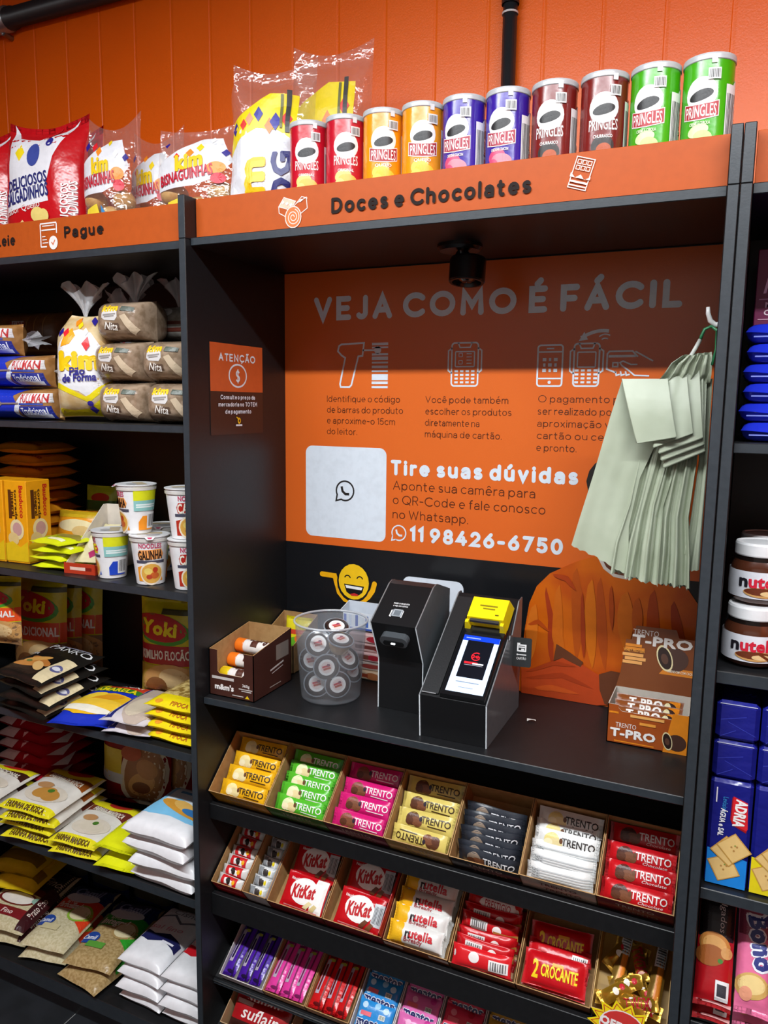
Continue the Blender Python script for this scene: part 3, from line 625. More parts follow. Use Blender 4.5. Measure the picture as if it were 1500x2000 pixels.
CANS = [('C4152C', None, 'F2E9E6', 'ORIGINAL', chip('F2D27A', 'E9BE55'), 'F3EDEA', 'red', [(.231, -9), (.3125, 0)]),
        ('F09A12', 'A81E2C', 'F3EDEA', 'QUEIJO', chip('FFD64A', 'F7C330'), 'F3EDEA', 'orange', [(.3925, 0), (.4725, 0)]),
        ('3A1F9E', 'A81E3C', 'F3EDEA', 'CHEDDAR E BACON', chip('D9507A', 'E58A9A'), 'F3EDEA', 'purple', [(.5525, -24), (.6335, -20)]),
        ('7A1E1A', None, 'F2EDEA', 'CHURRASCO', [(0, -.70, 40, .16, '2A2220', 0), (2, -.76, 26, .10, 'B4501E', 10)], 'F3EDEA', 'dark red', [(.7155, -12), (.7985, 0)]),
        ('45AE12', 'B01E2C', 'F3EDEA', 'CREME E CEBOLA', [(-2, -.66, 34, .10, 'D6EDB0', 12), (6, -.76, 30, .10, 'BFE08A', -10)], 'E4F4CC', 'green', [(.879, -17), (.959, -15)])]
for c, rb, tc_, fl, art, fc, nm, pos in CANS:
    pr = can_mesh(c, rb, tc_, fl, art, fc)
    for i, (x, d) in enumerate(pos):
        va = math.degrees(math.atan2(1.042-x, 1.39))
        inst(pr, 'crisp_can', '%s crisp can on the header shelf, %s of that colour pair' % (nm, ('left', 'right')[i]) if nm != 'green' else ('front green crisp can beside the dark red cans', 'front green crisp can at the shelf end beside the double posts')[i], 'can', T(x, .1, 1.9285) @ RZ(va+d), 'crisp cans on the header shelf')
inst(pr, 'crisp_can', 'green crisp can half hidden behind the other green cans at the shelf end', 'can', T(.955, .186, 1.9285) @ RZ(60), 'crisp cans on the header shelf')

# ---- counter: mini-candy box with four tubes
def open_box(w, d, h, hf, out, inn, cut=None, items=(), side_items=(), backh=None, th=.0018):
    """display carton, open on top; x 0..w, y 0..d; front wall hf high with a cut-out (x0, x1, z)"""
    bh = backh or h; mb = MB()
    def wall(x0, y0, z0, x1, y1, z1, mo, mi, axis):
        mb.box(x0, y0, z0, x1, y1, z1, mo)
    mb.box(0, 0, 0, w, d, th, inn)
    # outer skin and inner skin of every wall
    def skin(p, q, h0, h1, cutp=None):
        (x0, y0), (x1, y1) = p, q
        dx, dy = x1-x0, y1-y0; L = math.hypot(dx, dy); n = Vector((-dy/L, dx/L, 0))*th
        prof = cutp or [(0, 0), (L, 0), (L, h1), (0, h0)]
        tr = tessellate_polygon([[Vector((a, b, 0)) for a, b in prof]])
        A = [Vector((x0+dx*a/L, y0+dy*a/L, b)) for a, b in prof]; B = [v+n for v in A]
        mb.mesh(A, tr, out); mb.mesh(B, tr, inn); k = len(prof)
        mb.mesh(A+B, [(i, (i+1) % k, k+(i+1) % k, k+i) for i in range(k)], inn)
    fp = None
    if cut:
        a, b, z = cut; r = .006
        fp = [(0, 0), (w, 0), (w, hf), (b, hf), (b, z+r), (b-r, z), (a+r, z), (a, z+r), (a, hf), (0, hf)]
    skin((0, 0), (w, 0), hf, hf, fp); skin((w, 0), (w, d), hf, bh); skin((w, d), (0, d), bh, bh); skin((0, d), (0, 0), bh, hf)
    if items: mb.decals(flat((w/2, 0, hf/2), (1, 0, 0), (0, 0, 1)), w, hf, items)
    if side_items: mb.decals(flat((w, d/2, hf/2), (0, 1, 0), (0, 0, 1)), d, hf, side_items)
    return mb
BRN = mat('46261E', .4, mix='42231C', ms=20)
mb = open_box(.118, .155, .118, .106, BRN, KR, (.022, .093, .052),
   [('t', "m&m's", -.32, -.58, .42, .115, 'F2EDEA', 0, .05), ('r', -.38, -.20, .50, .06, 'C9C2BE'), ('t', '360g', .66, -.36, .16, .06, 'F2EDEA'), ('r', .64, -.52, .30, .02, 'C9C2BE'), ('r', .68, -.60, .22, .02, 'C9C2BE'), ('p', [(.62,-.90),(.82,-.90),(.72,-.76)], 'E9C51E'), ('r', .30, -.84, .25, .02, 'C9C2BE')],
   [('r', .50, .62, .34, .34, '8A8078'), ('r', .20, .05, .36, .04, 'C9C2BE', 8), ('r', .22, -.12, .3, .02, 'C9C2BE', 8), ('r', .10, -.75, .3, .02, 'A89E96')], backh=.128)
for x in (.0018,): pass
inst(mb.data('carton'), 'candy_box', 'brown open display box holding white candy tubes on the counter', 'box', T(.002, .047, .9485), None)
def tube_mesh(capc):
    b = MB().lathe([(0, 0), (.0150, 0), (.0155, .002), (.0155, .092)], mat('E9E7E4', .3), 24)
    b.decals(cyl(.0155, .046), .0974, .092, [('r', 0, .1, 1, .62, 'E6DFDA'), ('t', "m&m's", 0, -.1, .80, .30, '4A251C', 90, .04), ('r', .22, .1, .18, .56, '5A3226'), ('r', -.25, .3, .2, .2, '5A3226')], maxe=.006)
    c = MB().lathe([(.0158, .090), (.0168, .092), (.0168, .112), (.0145, .1155), (0, .1155)], mat(capc, .35), 24)
    return [('barrel', b.data('barrel')), ('cap', c.data('cap'), [], 'coloured screw cap')]
to = tube_mesh('F07A1C'); ty = tube_mesh('F2D21C')
X0 = T(.002, .047, .9485)
for pr, y, z, yw, lb in ((to, .100, .086, 8, 'orange capped candy tube lying highest at the back of the brown box'), (to, .072, .060, 4, 'orange capped candy tube lying in the middle of the brown box'), (ty, .044, .036, -2, 'yellow capped candy tube lowest behind the cut-out of the brown box'), (to, .110, .030, 0, 'orange capped candy tube buried at the back of the brown box'), (to, .020, .018, 0, 'orange capped candy tube on the floor of the brown box')):
    inst(pr, 'candy_tube', lb, 'candy tube', X0 @ T(.1155, y, z) @ RZ(-yw*.3) @ RY(-90) @ RZ(100) @ Matrix.Scale(.975, 4), 'candy tubes in the brown box')
# second carton behind it, with sour sweets
mb = open_box(.10, .12, .085, .07, KRD, KR, None, backh=.118)
inst(mb.data('carton'), 'candy_box', 'plain kraft carton half hidden behind the brown candy box', 'box', T(.003, .238, .9485))
def packet(w, l, h, col, print_, **k): return pouch(w, l, h, mat(col, .3, .25, 60) if isinstance(col, str) else col, print_=print_, **k)
mb = packet(.075, .10, .022, 'E8D71E', [('r', 0, .25, .7, .12, 'D8452A'), ('e', 0, -.3, .6, .3, '6AB52A'), ('e', .2, -.1, .3, .2, 'E87A2A')], seed=3)
inst(mb.data('packet'), 'sweet_packet', 'bright yellow sweet packet leaning out of the kraft carton', 'packet', stand(.062, .330, .952, .10, 10, 4))

# ---- clear tub of chocolate pots
CUP = film('cup_plastic', 'F4F6F8', .09, 8, .10, .06)
mb = MB(); th = .0012
mb.lathe([(.0, 0), (.063, 0), (.0665, .003), (.080, .168), (.0805, .172)], CUP, 48, soft=True)
mb.lathe([(.0, .0015), (.062, .0015), (.065, .004), (.0785, .168)], CUP, 48, soft=True)
rim = MB(); rim.tube([(.081*math.cos(i/48*2*math.pi), .081*math.sin(i/48*2*math.pi), .173) for i in range(49)], .0026, film('cup_rim', 'DDE3EA', .25, 8, .35, .1), 8, False)
CX, CY = .247, .164
inst([('wall', mb.data('tub_wall')), ('rim', rim.data('tub_rim'))], 'plastic_tub', 'clear round plastic tub full of little chocolate pots on the counter', 'tub', T(CX, CY, .9485))
def pot_mesh(body, cream):
    b = MB().lathe([(0, -.021), (.011, -.020), (.017, -.012), (.0195, -.001), (.0205, .002), (.0205, .004)], mat(body, .12, coat=.5), 24, soft=True)
    b.lathe([(.0205, .004), (.0225, .0045), (.0225, .006), (.0205, .0065)], mat('8E979E', .15), 24)
    b.lathe([(.0205, .0064), (.017, .0072), (0, .0072)], mat('262120', .12), 24)
    s = MB().lathe([(0, .0078), (.0135, .0078), (.0135, .0072)], mat('F2F2F0', .4), 24)
    s.decals(flat((0, 0, .0079), (1, 0, 0), (0, 1, 0)), .027, .027, [('e', 0, 0, .72, .72, 'E9D8D2'), ('r', -.05, .14, .5, .12, 'C4283A', 14), ('r', .05, -.14, .46, .13, 'B0442A', 14), ('e', .2, .3, .2, .14, '7A3A5A')], base=.0002)
    return [('pot', b.data('pot')), ('sticker', s.data('sticker'), [], 'round white printed sticker')]
pd = pot_mesh('1B1513', 0); pb = pot_mesh('1C2E86', 0); pg = pot_mesh('C9A45A', 0)
# view direction towards the lens, so that most pots in the wall of the tub look out of it as they lie
spots = [(pd, -.016, -.034, .036, 14, -10), (pd, .030, -.028, .040, 8, 18), (pd, -.038, -.016, .082, 6, -40), (pd, .010, -.040, .080, 6, 6), (pb, .040, -.004, .090, 40, 60), (pd, -.012, -.034, .126, 22, -14), (pg, .036, -.024, .134, 70, 45), (pb, .004, .018, .148, 66, 10), (pd, -.036, .030, .120, 95, 20),
         (pb, .030, .034, .050, 30, 70), (pd, -.020, .034, .060, 50, 0)]
lbs = ['near the floor of the tub facing the aisle', 'at the bottom of the tub towards the card terminals', 'half way up the tub beside the brown box', 'with the largest sticker, in the middle of the tub front', 'blue, against the tub wall beside the scanner kiosk', 'high in the front of the tub below its rim', 'golden, high in the tub beside the scanner kiosk', 'blue, lying on top of the heap in the tub', 'white, topmost of the heap at the back of the tub',
       'blue, at the back of the tub low down', 'at the back of the tub bottom']
for (pr, x, y, z, tl, yw), lb in zip(spots, lbs):
    inst(pr, 'chocolate_pot', 'chocolate pot '+lb, 'chocolate pot', T(CX+x, CY+y, .9485+z) @ RZ(32+yw*.6) @ RX(90-tl) @ Matrix.Scale(1.32, 4), 'chocolate pots in the clear tub')

# ---- packs behind the tub
def stack_pack(w, d, h, col, items, side): 
    mb = MB().rbox(0, 0, 0, w, d, h, mat(col, .35, .15, 70), .003); mb.decals(flat((w/2, 0, h/2), (1, 0, 0), (0, 0, 1)), w, h, items); return mb.data('pack')
cols = [('E7C9A8', [('e', .1, 0, .3, .8, 'C97A4A'), ('r', -.4, 0, .3, .4, 'A8442A')]), ('D9C9BE', [('e', 0, 0, .5, .5, 'B04A42'), ('r', .5, 0, .2, .6, '6A3A2A')]), ('EBC0BC', [('e', .1, 0, .3, .6, 'C22A3A'), ('r', -.4, 0, .3, .5, '8A4A3A')]), ('D8B0AA', [('e', .3, 0, .25, .6, 'B82A3A'), ('r', -.2, .1, .5, .4, '7A3A34')]), ('E6BDB6', [('e', .2, 0, .4, .7, 'C22A3A')])]
for i, (c, itm) in enumerate(cols):
    inst(stack_pack(.120, .075, .0215, c, itm, None), 'wafer_pack', '%s pink wafer pack of the stack between the tub and the scanner kiosk' % order(i, 5), 'wafer pack', T(.228, .285, .9485+i*.0222) @ RZ((-3, 2, -1, 3, 0)[i]), 'wafer packs behind the tub')
mb = open_box(.155, .05, .048, .044, mat('DDE2EA', .35), mat('C9CFD8', .4), None, items=[('r', x, .1, .045, .62, c) for x, c in ((-.8,'3A62B8'),(-.62,'C9D4E6'),(-.4,'2A4FA8'),(-.05,'3A62B8'),(.2,'AFC0DE'),(.42,'2A4FA8'),(.66,'3A62B8'),(.86,'2A4FA8'))]+[('r', -.92, 0, .05, .9, '2B2422'), ('r', 0, -.75, .9, .10, '2A4FA8')], backh=.058)
inst(mb.data('carton'), 'sweet_box', 'white and blue striped box standing on the wafer pack stack', 'box', T(.196, .300, 1.0602))

# ---- scanner kiosk
KD = mat('121315', .38, .02, 300, spec=.4); ACR = mat('5E6468', .25, spec=.5); CUTE = mat('9AA0A4', .25)
def kx(a, b, t): return (t, a, b)
prof = [(.150,.9485),(.150,1.060),(.106,1.149),(.200,1.212),(.214,1.216),(.228,1.214),(.300,1.190),(.300,.9485)]
mb = MB().prism(prof, KD, kx, .3735, .4725)
mb.decals(flat((.423, .153, 1.1805), (1, 0, 0), (0, .094, .063)), .099, .113, [('t', 'PASSE O PRODUTO', -.02, .03, .36, .035, 'E9EBEC', 0, .03), ('t', 'E VEJA NO LEITOR', -.02, -.09, .34, .03, 'E9EBEC', 0, .03), ('r', -.04, -.42, .20, .17, 'B9C0C6'), ('r', -.04, -.42, .15, .12, '6C757C'), ('l', [(-.32,-.32),(-.32,-.60),(-.27,-.62)], .022, 'E9EBEC'), ('l', [(.20,-.32),(.20,-.62)], .022, 'E9EBEC'), ('l', [(-.26,-.30),(-.26,-.56),(.18,-.56),(.18,-.30)], .016, '8C949A', True)])
pl = []
for x in (.3705, .4726):
    s_ = MB().prism([(a+(-.0012 if a < .16 else .001), b) for a, b in prof], ACR, kx, x, x+.003); 
    for a, b in zip(prof[:5], prof[1:6]): s_.tube([(x+.0015, a[0]-.001, a[1]), (x+.0015, b[0]-.001, b[1])], .0013, CUTE, 6)
    pl.append(('side_plate', s_.data('side_plate')))
ln = MB(); X = T(.425, .1165, 1.118) @ RX(26)
def capsule(w, h, n=8): return [( (w/2-h/2)*(1 if a > -90 and a <= 90 else -1)+h/2*math.cos(R(a)), h/2*math.sin(R(a))) for a in list(range(-80, 90, 20))+list(range(100, 270, 20))]
ln.prism(capsule(.062, .026), mat('4A4F53', .3), lambda a, b, t: X @ Vector((a, t, b)), -.012, .010)
ln.prism(capsule(.046, .011), mat('0B0C0D', .1), lambda a, b, t: X @ Vector((a, t, b-.003)), -.0145, -.010)
ln.prism(capsule(.010, .004), mat('E8EEF4', .3, emit=1.5), lambda a, b, t: X @ Vector((a, t, b-.002)), -.016, -.014)
inst([('housing', mb.data('housing'))]+pl+[('scanner_window', ln.data('scanner_window'), [], 'grey rounded scanner window')], 'scanner_kiosk', 'tall black barcode scanner kiosk with sloping hood beside the clear tub', 'kiosk', T(0, 0, 0))

# ---- payment kiosk
prof = [(.057,.9485),(.050,1.035),(.268,1.190),(.284,1.188),(.284,.9485)]
mb = MB().prism(prof, KD, kx, .5095, .6425)
O = Vector((0, .050, 1.035)); dv = Vector((0, .218, .155)).normalized(); nv = Vector((0, -dv.z, dv.y))
def sl(x, s, h=0): return Vector((x, O.y, O.z))+dv*s+nv*h
def slab(mb, x0, x1, s0, s1, h0, h1, m, ins=0):
    A = [sl(x0, s0, h0), sl(x1, s0, h0), sl(x1, s1, h0), sl(x0, s1, h0)]; B = [sl(x0+ins, s0+ins, h1), sl(x1-ins, s0+ins, h1), sl(x1-ins, s1-ins, h1), sl(x0+ins, s1-ins, h1)]
    mb.mesh(A+B, [(0,3,2,1),(4,5,6,7),(0,1,5,4),(1,2,6,5),(2,3,7,6),(3,0,4,7)], m); return mb
slab(mb, .5105, .545, .006, .256, -.001, .004, mat('1A1C1E', .45, .05, 300))
mb.tube([sl(.511, .006, .003), sl(.5405, .006, .003)], .0012, CUTE, 6)
pl = []
for x, lo in ((.5065, 0), (.6426, 1)):
    pr_ = [(.0555,.9485),(.0485,1.0355),(.268,1.1915),(.285,1.1915),(.285,.9485)] if not lo else [(.0555,.9485),(.0485,1.0355),(.185,1.127),(.196,1.122),(.200,1.131),(.215,1.128),(.262,1.190),(.285,1.193),(.285,.9485)]
    s_ = MB().prism(pr_, ACR, kx, x, x+.003)
    for a, b in zip(pr_[:3+5*lo], pr_[1:4+5*lo]): s_.tube([(x+.0015, a[0]-.001, a[1]), (x+.0015, b[0]-.001, b[1])], .0013, CUTE, 6)
    pl.append(('side_plate', s_.data('side_plate')))
tm = MB(); DT = mat('101114', .22)
slab(tm, .549, .641, .002, .180, .002, .011, DT, .002)
tm.decals(flat(sl(.5955, .085, .0111), (1, 0, 0), dv), .082, .150, [('r', 0, 0, .92, .96, '0B0C10')])
scn = MB(); slab(scn, .559, .6345, .013, .150, .0112, .0118, mat('C9DEFA', .2, emit=.75))
scn.decals(flat(sl(.59675, .0815, .012), (1, 0, 0), dv), .0755, .137, [('r', 0, .90, 1.0, .10, mat('1238D8', .2, emit=.8)), ('r', -.45, .905, .40, .018, '9FB4F2'), ('r', .02, .16, .72, .66, mat('14161F', .2)), 
   ('l', [(.02+.24*math.cos(R(a)), .26+.13*math.sin(R(a))) for a in range(60, 340, 14)], .016, mat('D8222C', .2, emit=.8)), ('t', '24h', .03, .25, .20, .05, mat('D8222C', .2, emit=.8), 0, .03), ('r', -.16, .02, .36, .035, mat('D8222C', .2, emit=.8)), ('r', .24, .0, .30, .025, 'E8EAF0'), ('r', .02, -.06, .5, .008, 'A8ACB8'), ('r', 0, -.66, .62, .014, '8796AC'), ('r', 0, -.84, .4, .008, '8C9CB4')], base=.0002)
pn = MB(); YP = mat('F4DE12', .35)
slab(pn, .553, .640, .176, .240, .004, .034, YP, .005); slab(pn, .553, .566, .166, .180, .006, .030, YP, .003); slab(pn, .627, .640, .166, .180, .006, .030, YP, .003)
slab(pn, .566, .627, .172, .178, .028, .0335, mat('3A3A36', .4))
pn.decals(flat(sl(.5965, .208, .0342), (1, 0, 0), dv), .075, .055, [('r', 0, .2, .5, .07, '8A7C12'), ('r', .06, -.08, .34, .06, '8A7C12'), ('r', .6, -.6, .1, .05, '6A5E10')])
hb = MB(); hb.prism([(.195,1.128),(.268,1.182),(.284,1.182),(.284,1.12)], KD, kx, .546, .6424)
nf = MB(); X = T(.6455, .222, 1.092) @ RZ(8) @ RX(-8); nf.prism(rr(-.002, -.030, .038, .030, .004), mat('2C3032', .3), lambda a, b, t: X @ Vector((a, t, b)), -.002, .002)
nf.decals(lambda u, v, o: X @ Vector((.018+u, -.002-o, v)), .04, .06, [('l', [(-.4,.1),(-.4,.6),(-.25,.6),(-.25,.5),(.4,.5),(.4,.1)], .05, 'E8EAEA', True), ('r', 0, .36, .3, .04, 'E8EAEA'), ('r', .1, .2, .15, .06, 'E8EAEA'), ('e', -.42, -.16, .08, .06, 'E8EAEA'), ('r', .05, -.16, .45, .03, 'E8EAEA'), ('t', 'CARTÃO', 0, -.42, .5, .08, 'E8EAEA')])
inst([('housing', mb.data('housing'))]+pl+[('card_terminal', tm.data('terminal'), [('touch_screen', scn.data('screen')), ('receipt_printer', pn.data('printer'))], 'black card terminal'), ('rear_hood', hb.data('hood')), ('contactless_tag', nf.data('tag'), [], 'small grey card-reader plate')], 'payment_kiosk', 'black payment kiosk with lit touch screen and bright yellow printer head', 'kiosk', T(0, 0, 0))

# ---- protein bar carton
OR1 = mat('A8501A', .35, mix='A24A17', ms=12); OR1_SHADED = mat('7A3F16', .35, mix='74390f', ms=12)  # lid brown and its print darkened, painting in the bags' shade
BW = .147
roll = lambda u, v, w, h, r=0: [('e', u+.22, v-.02, w*1.1, h*.9, '4A2E24', r), ('e', u, v, w*.55, h, 'E8D9A8', r+12), ('e', u, v, w*.46, h*.85, '2A1712', r+12), ('e', u, v-.02, w*.25, h*.4, '5A3A2C', r+12)]
mb = open_box(BW, .105, .078, .078, OR1, mat('CFC6BA', .6), (.020, .127, .066),
   [('p', [(.42,-1),(1,-1),(1,1),(.62,1)], 'E88A1C'), ('r', -.30, -.86, .5, .03, 'E88A1C'), ('r', -.84, .60, .12, .05, 'E88A1C'), ('t', 'TRENTO', -.52, -.02, .26, .12, 'F0E6DE', 0, .0), ('t', 'T-PRO', -.34, -.42, .56, .20, 'F6F2EE', 0, .05)] + roll(.52, -.42, .22, .46) + [('r', .02, .22, .2, .07, 'F0A040'), ('r', .0, .55, .42, .07, 'F2B060')])
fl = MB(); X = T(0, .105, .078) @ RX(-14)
fl.prism([(0, 0), (BW, 0), (BW, .028), (BW, .112), (.114, .112), (.108, .128), (.030, .128), (.022, .098), (.012, .098), (.006, .028)], OR1_SHADED, lambda a, b, t: X @ Vector((a, t, b)), -.0009, .0009)
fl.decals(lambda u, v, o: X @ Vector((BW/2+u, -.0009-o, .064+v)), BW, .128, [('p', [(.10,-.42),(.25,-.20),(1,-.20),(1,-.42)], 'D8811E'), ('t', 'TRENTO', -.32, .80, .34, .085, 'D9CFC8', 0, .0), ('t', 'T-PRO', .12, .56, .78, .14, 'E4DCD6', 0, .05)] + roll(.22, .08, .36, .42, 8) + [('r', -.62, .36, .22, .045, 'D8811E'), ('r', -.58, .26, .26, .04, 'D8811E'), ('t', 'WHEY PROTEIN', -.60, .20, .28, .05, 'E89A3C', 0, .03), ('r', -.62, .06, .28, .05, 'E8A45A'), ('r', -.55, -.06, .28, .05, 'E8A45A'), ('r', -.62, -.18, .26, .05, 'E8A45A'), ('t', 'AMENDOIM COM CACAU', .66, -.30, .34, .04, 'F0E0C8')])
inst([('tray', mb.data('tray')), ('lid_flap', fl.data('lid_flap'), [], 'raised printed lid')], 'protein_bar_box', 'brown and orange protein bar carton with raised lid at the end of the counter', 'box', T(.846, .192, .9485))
pbar = packet(.128, .036, .016, '8A4A1E', [('t', 'T-PRO', -.1, .1, .5, .5, 'F2ECE6', 0, .05), ('p', [(.5,-.9),(.9,-.9),(.9,.9),(.6,.9)], 'E88A1C'), ('e', .62, 0, .2, .6, '3A2018'), ('e', .55, 0, .10, .55, 'E8D9A8')], su=.008, sv=.004).data('bar')
for i, (y, z, a) in enumerate(((.018, .050, 30), (.042, .054, 32), (.066, .058, 34))):
    inst(pbar, 'protein_bar', ('nearest', 'middle', 'rearmost')[i]+' protein bar standing in the brown and orange carton', 'bar', T(.846+BW/2-.003, .192+y, .9485+z) @ RX(a+20), 'protein bars in the carton')
mb = MB().grid(lambda i, j: Vector(((i-.5)*.018, (j-.5)*.011*(1-.6*i), .0012+.003*math.sin(i*3)*(1-j)+.0015*j)), 6, 4, mat('ECE8E2', .6))
inst(mb.data('scrap'), 'paper_scrap', 'tiny torn scrap of white paper lying on the counter beside the payment kiosk', 'paper scrap', T(.69, .222, .9485) @ RZ(15))
# ================================================================ candy racks below the counter
def frame(k): y, z, a = RACK[k]; return T(0, y, z) @ RX(a)
def rack_box(k, x0, x1, L, h, out, inn, hf=None, label='', wav=False, fr=(), frame_lift=.0008):
    """open carton on sloping shelf k; local y runs up the slope"""
    w = x1-x0-.0012
    mb = open_box(w, L, h, hf or h, out, inn, items=fr, th=.0016)
    M = frame(k) @ T(x0+.0006, 0, frame_lift)
    inst(mb.data('carton'), 'display_carton', label, 'display carton', M)
    return M
OUT = {'y': 'C9952A', 'g': '3E7A2A', 'p': '6A1F38', 'd': 'B39A5A', 'k': '1E2127', 'w': 'B9B3A8', 'r': '7A161C'}
BARS = {'y': ('F0B418', '2E2014', 'F7E3A0', 'maracujá'), 'g': ('52B52A', 'F2F4EE', 'E4EDB8', 'Torta de Limão'), 'p': ('CF1B70', 'F4EAEE', '8A4A3A', 'Morango'), 'd': ('D8C468', '3A2A18', '5A3420', 'Avelã'),
        'k': ('2A2F38', 'E4E6EA', '8A7A6A', 'Dark'), 'w': ('E3E4E2', '2A2422', 'EAD98A', 'Branco Dark'), 'r': ('C4141E', 'F2ECEA', '4A2218', 'Chocolate')}
def bar(c, rev=False):
    bg, tc_, pc, fl = BARS[c]
    it = [('e', -.45, .05, .24, .7, pc, 12), ('e', -.30, -.2, .20, .5, 'E9D9A0' if c in 'ygw' else '7A4A30', -14), ('e', -.55, -.25, .14, .4, '5A3220' if c in 'prdk' else 'F4EAC0', 20), ('e', -.16, .12, .055, .26, '2A2230' if c in 'pd' else '6A4228'),
          ('t', 'TRENTO', .36, .12, .50, .36, tc_, 0, .012), ('t', fl, .42, -.45, .34, .13, tc_, 0, .0, .25) if c in 'rw' else ('r', .42, -.45, .32, .05, tc_, -2)]
    if rev: it = [('b', -.72, 0, .14, .55, 'DADCDC', '44484C'), ('r', .15, .35, 1.1, .07, 'B9BDBF'), ('r', .15, .1, 1.1, .06, 'B9BDBF'), ('r', .15, -.15, 1.1, .06, 'B9BDBF'), ('r', .05, -.4, .9, .06, 'B9BDBF')]
    return pouch(.125, .037, .014, mat(bg, .28, .3, 55), su=.010, sv=.002, p=6, q=2.6, nu=18, nv=8, print_=it, pull=.015, e=.5, seed=ord(c)).data('candy_bar')
KX = [.003, .154, .301, .442, .581, .722, .864, .9975]
NMS = {'y': 'yellow', 'g': 'green', 'p': 'pink', 'd': 'pale gold', 'k': 'black', 'w': 'white', 'r': 'red'}
POS = {4: ['nearest', 'second', 'third', 'topmost']}
def idx_word(i, n): return 'nearest the aisle' if i == 0 else ('furthest up the slope' if i == n-1 else ('second up the slope' if i == 1 else 'third up the slope' if i == 2 else 'fourth up the slope' if i == 3 else 'fifth up the slope' if i == 4 else 'sixth up the slope'))
for j, c in enumerate('ygpdkwr'):
    M = rack_box(0, KX[j], KX[j+1], .149, .060, mat(OUT[c], .45, mix=OUT[c]), KR, .056 if c != 'k' else .052, 'open kraft carton of %s wafer bars on the upper candy shelf' % NMS[c],
                 fr=[('t', 'TRENTO', 0, .3, .5, .22, 'C9B9A9' if c != 'w' else '6A2A2A'), ('t', 'TRENTO', .1, -.45, .5, .2, '8A7A6A' if c != 'w' else '6A2A2A')])
    w = KX[j+1]-KX[j]; me = bar(c)
    if c in 'ygpr' or c == 'd':
        n = 5 if c == 'g' else 4
        for i in range(n):
            y = .026+i*(.103/(n-1)); z = .028+.004*(i % 2)+.003*i/n
            m2 = M @ T(w/2-.0006+(.0012 if i % 2 else -.001), y, z) @ RZ(((-.9, .7, -.5, .9, -.7)[i])) @ RX((26, 20, 24, 20, 22)[i])
            if c == 'd' and i == 0: m2 = m2 @ RZ(180)
            inst(me, 'candy_bar', '%s wafer bar %s in its carton on the upper candy shelf' % (NMS[c], idx_word(i, n)), 'candy bar', m2, '%s wafer bars in the upper candy shelf carton' % NMS[c])
        for i in range(3):
            inst(me, 'candy_bar', '%s wafer bar lying underneath the others in the carton' % NMS[c], 'candy bar', M @ T(w/2-.001, .03+i*.044, .004), '%s wafer bars underneath in the carton' % NMS[c])
    elif c == 'k':
        for i in range(7):
            m2 = M @ T(w/2+(.002, -.001, .001, -.002, .001, -.001, .001)[i], .024+i*.0135, .026+.003*i) @ RZ((-3, 2, -2, 3, -1, 2, -2)[i]) @ RX(62-i*1.5)
            inst(me, 'candy_bar', 'black wafer bar on edge, %s in the black carton' % idx_word(i, 7), 'candy bar', m2, 'black wafer bars on edge')
    else:
        mr = bar('w', True)
        for i in range(6):
            y = .026+i*.0205; z = .027+.006*(i % 2)
            inst(me if i > 2 else mr, 'candy_bar', 'white wafer bar %s, %s in the white carton' % ('face up' if i > 2 else 'turned back up', idx_word(i, 6)), 'candy bar', M @ T(w/2+(.001 if i % 2 else -.001), y, z) @ RZ((.8, -.6, .5, -.8, .6, -.5)[i]) @ RX((38, 36, 34, 30, 28, 26)[i]), 'white wafer bars in the white carton')

# ---- middle shelf
def small_pack(w, l, h, col, it, **k): return pouch(w, l, h, mat(col, .28, .25, 60), print_=it, **k)
M = rack_box(1, .003, .088, .151, .055, 'B01C22', KR, .046, 'narrow carton of red and white chocolate rolls on the middle candy shelf', fr=[('r', 0, 0, .8, .2, 'D9484A')])
me = pouch(.072, .024, .018, mat('D8D4D0', .3, .2, 60), print_=[('r', 0, 0, .62, .9, 'D21E24'), ('r', -.16, .1, .2, .5, 'F4F2F0', 10), ('r', .12, -.1, .22, .45, 'F4F2F0', -8), ('e', 0, 0, .14, .5, '2A1A16'), ('e', .38, .1, .12, .4, 'F2B01C'), ('e', -.05, .3, .16, .4, '2A1A16')], su=.004, sv=.0, p=8, q=2).data('roll_pack')
for i in range(6): inst(me, 'chocolate_roll', 'red and white chocolate roll %s in the narrow red carton' % idx_word(i, 6), 'chocolate roll', M @ T(.042, .018+i*.0235, .028) @ RZ((-3, 2, 0, 3, -2, 1)[i]) @ RX(25), 'chocolate rolls in the narrow red carton')
for i in range(3): inst(me, 'chocolate_roll', 'red and white chocolate roll underneath in the narrow red carton', 'chocolate roll', M @ T(.042, .025+i*.045, .004), 'chocolate rolls underneath in the red carton')
M = rack_box(1, .0885, .153, .151, .055, mat('C9CACB', .4), KR, .046, 'narrow carton of silver and white chocolate rolls on the middle candy shelf')
mb = MB().box(0, 0, 0, .062, .0014, .030, mat('C9BFB4', .6)); inst(mb.data('flap'), 'carton_flap', 'pale loose card flap standing up behind the silver chocolate rolls', 'card flap', M @ T(.001, .1515, .040) @ RX(-12))
me = pouch(.054, .024, .018, mat('BFC3C6', .22, .2, 60), print_=[('r', 0, 0, .62, .9, 'E6E6E4'), ('r', -.12, 0, .14, .6, '3A3230', 8), ('e', .1, 0, .16, .55, '3A3230'), ('e', .38, .1, .12, .4, 'E8D21C'), ('r', -.5, 0, .2, .8, '8A8E92')], su=.004, sv=.0, p=8, q=2).data('roll_pack')
for i in range(6): inst(me, 'chocolate_roll', 'silver and white chocolate roll %s in its narrow carton' % idx_word(i, 6), 'chocolate roll', M @ T(.032, .018+i*.0225, .022) @ RZ((3, -2, 1, -3, 2, 0)[i]) @ RX(28), 'silver chocolate rolls in the narrow carton')
KK = 'C20F1A'
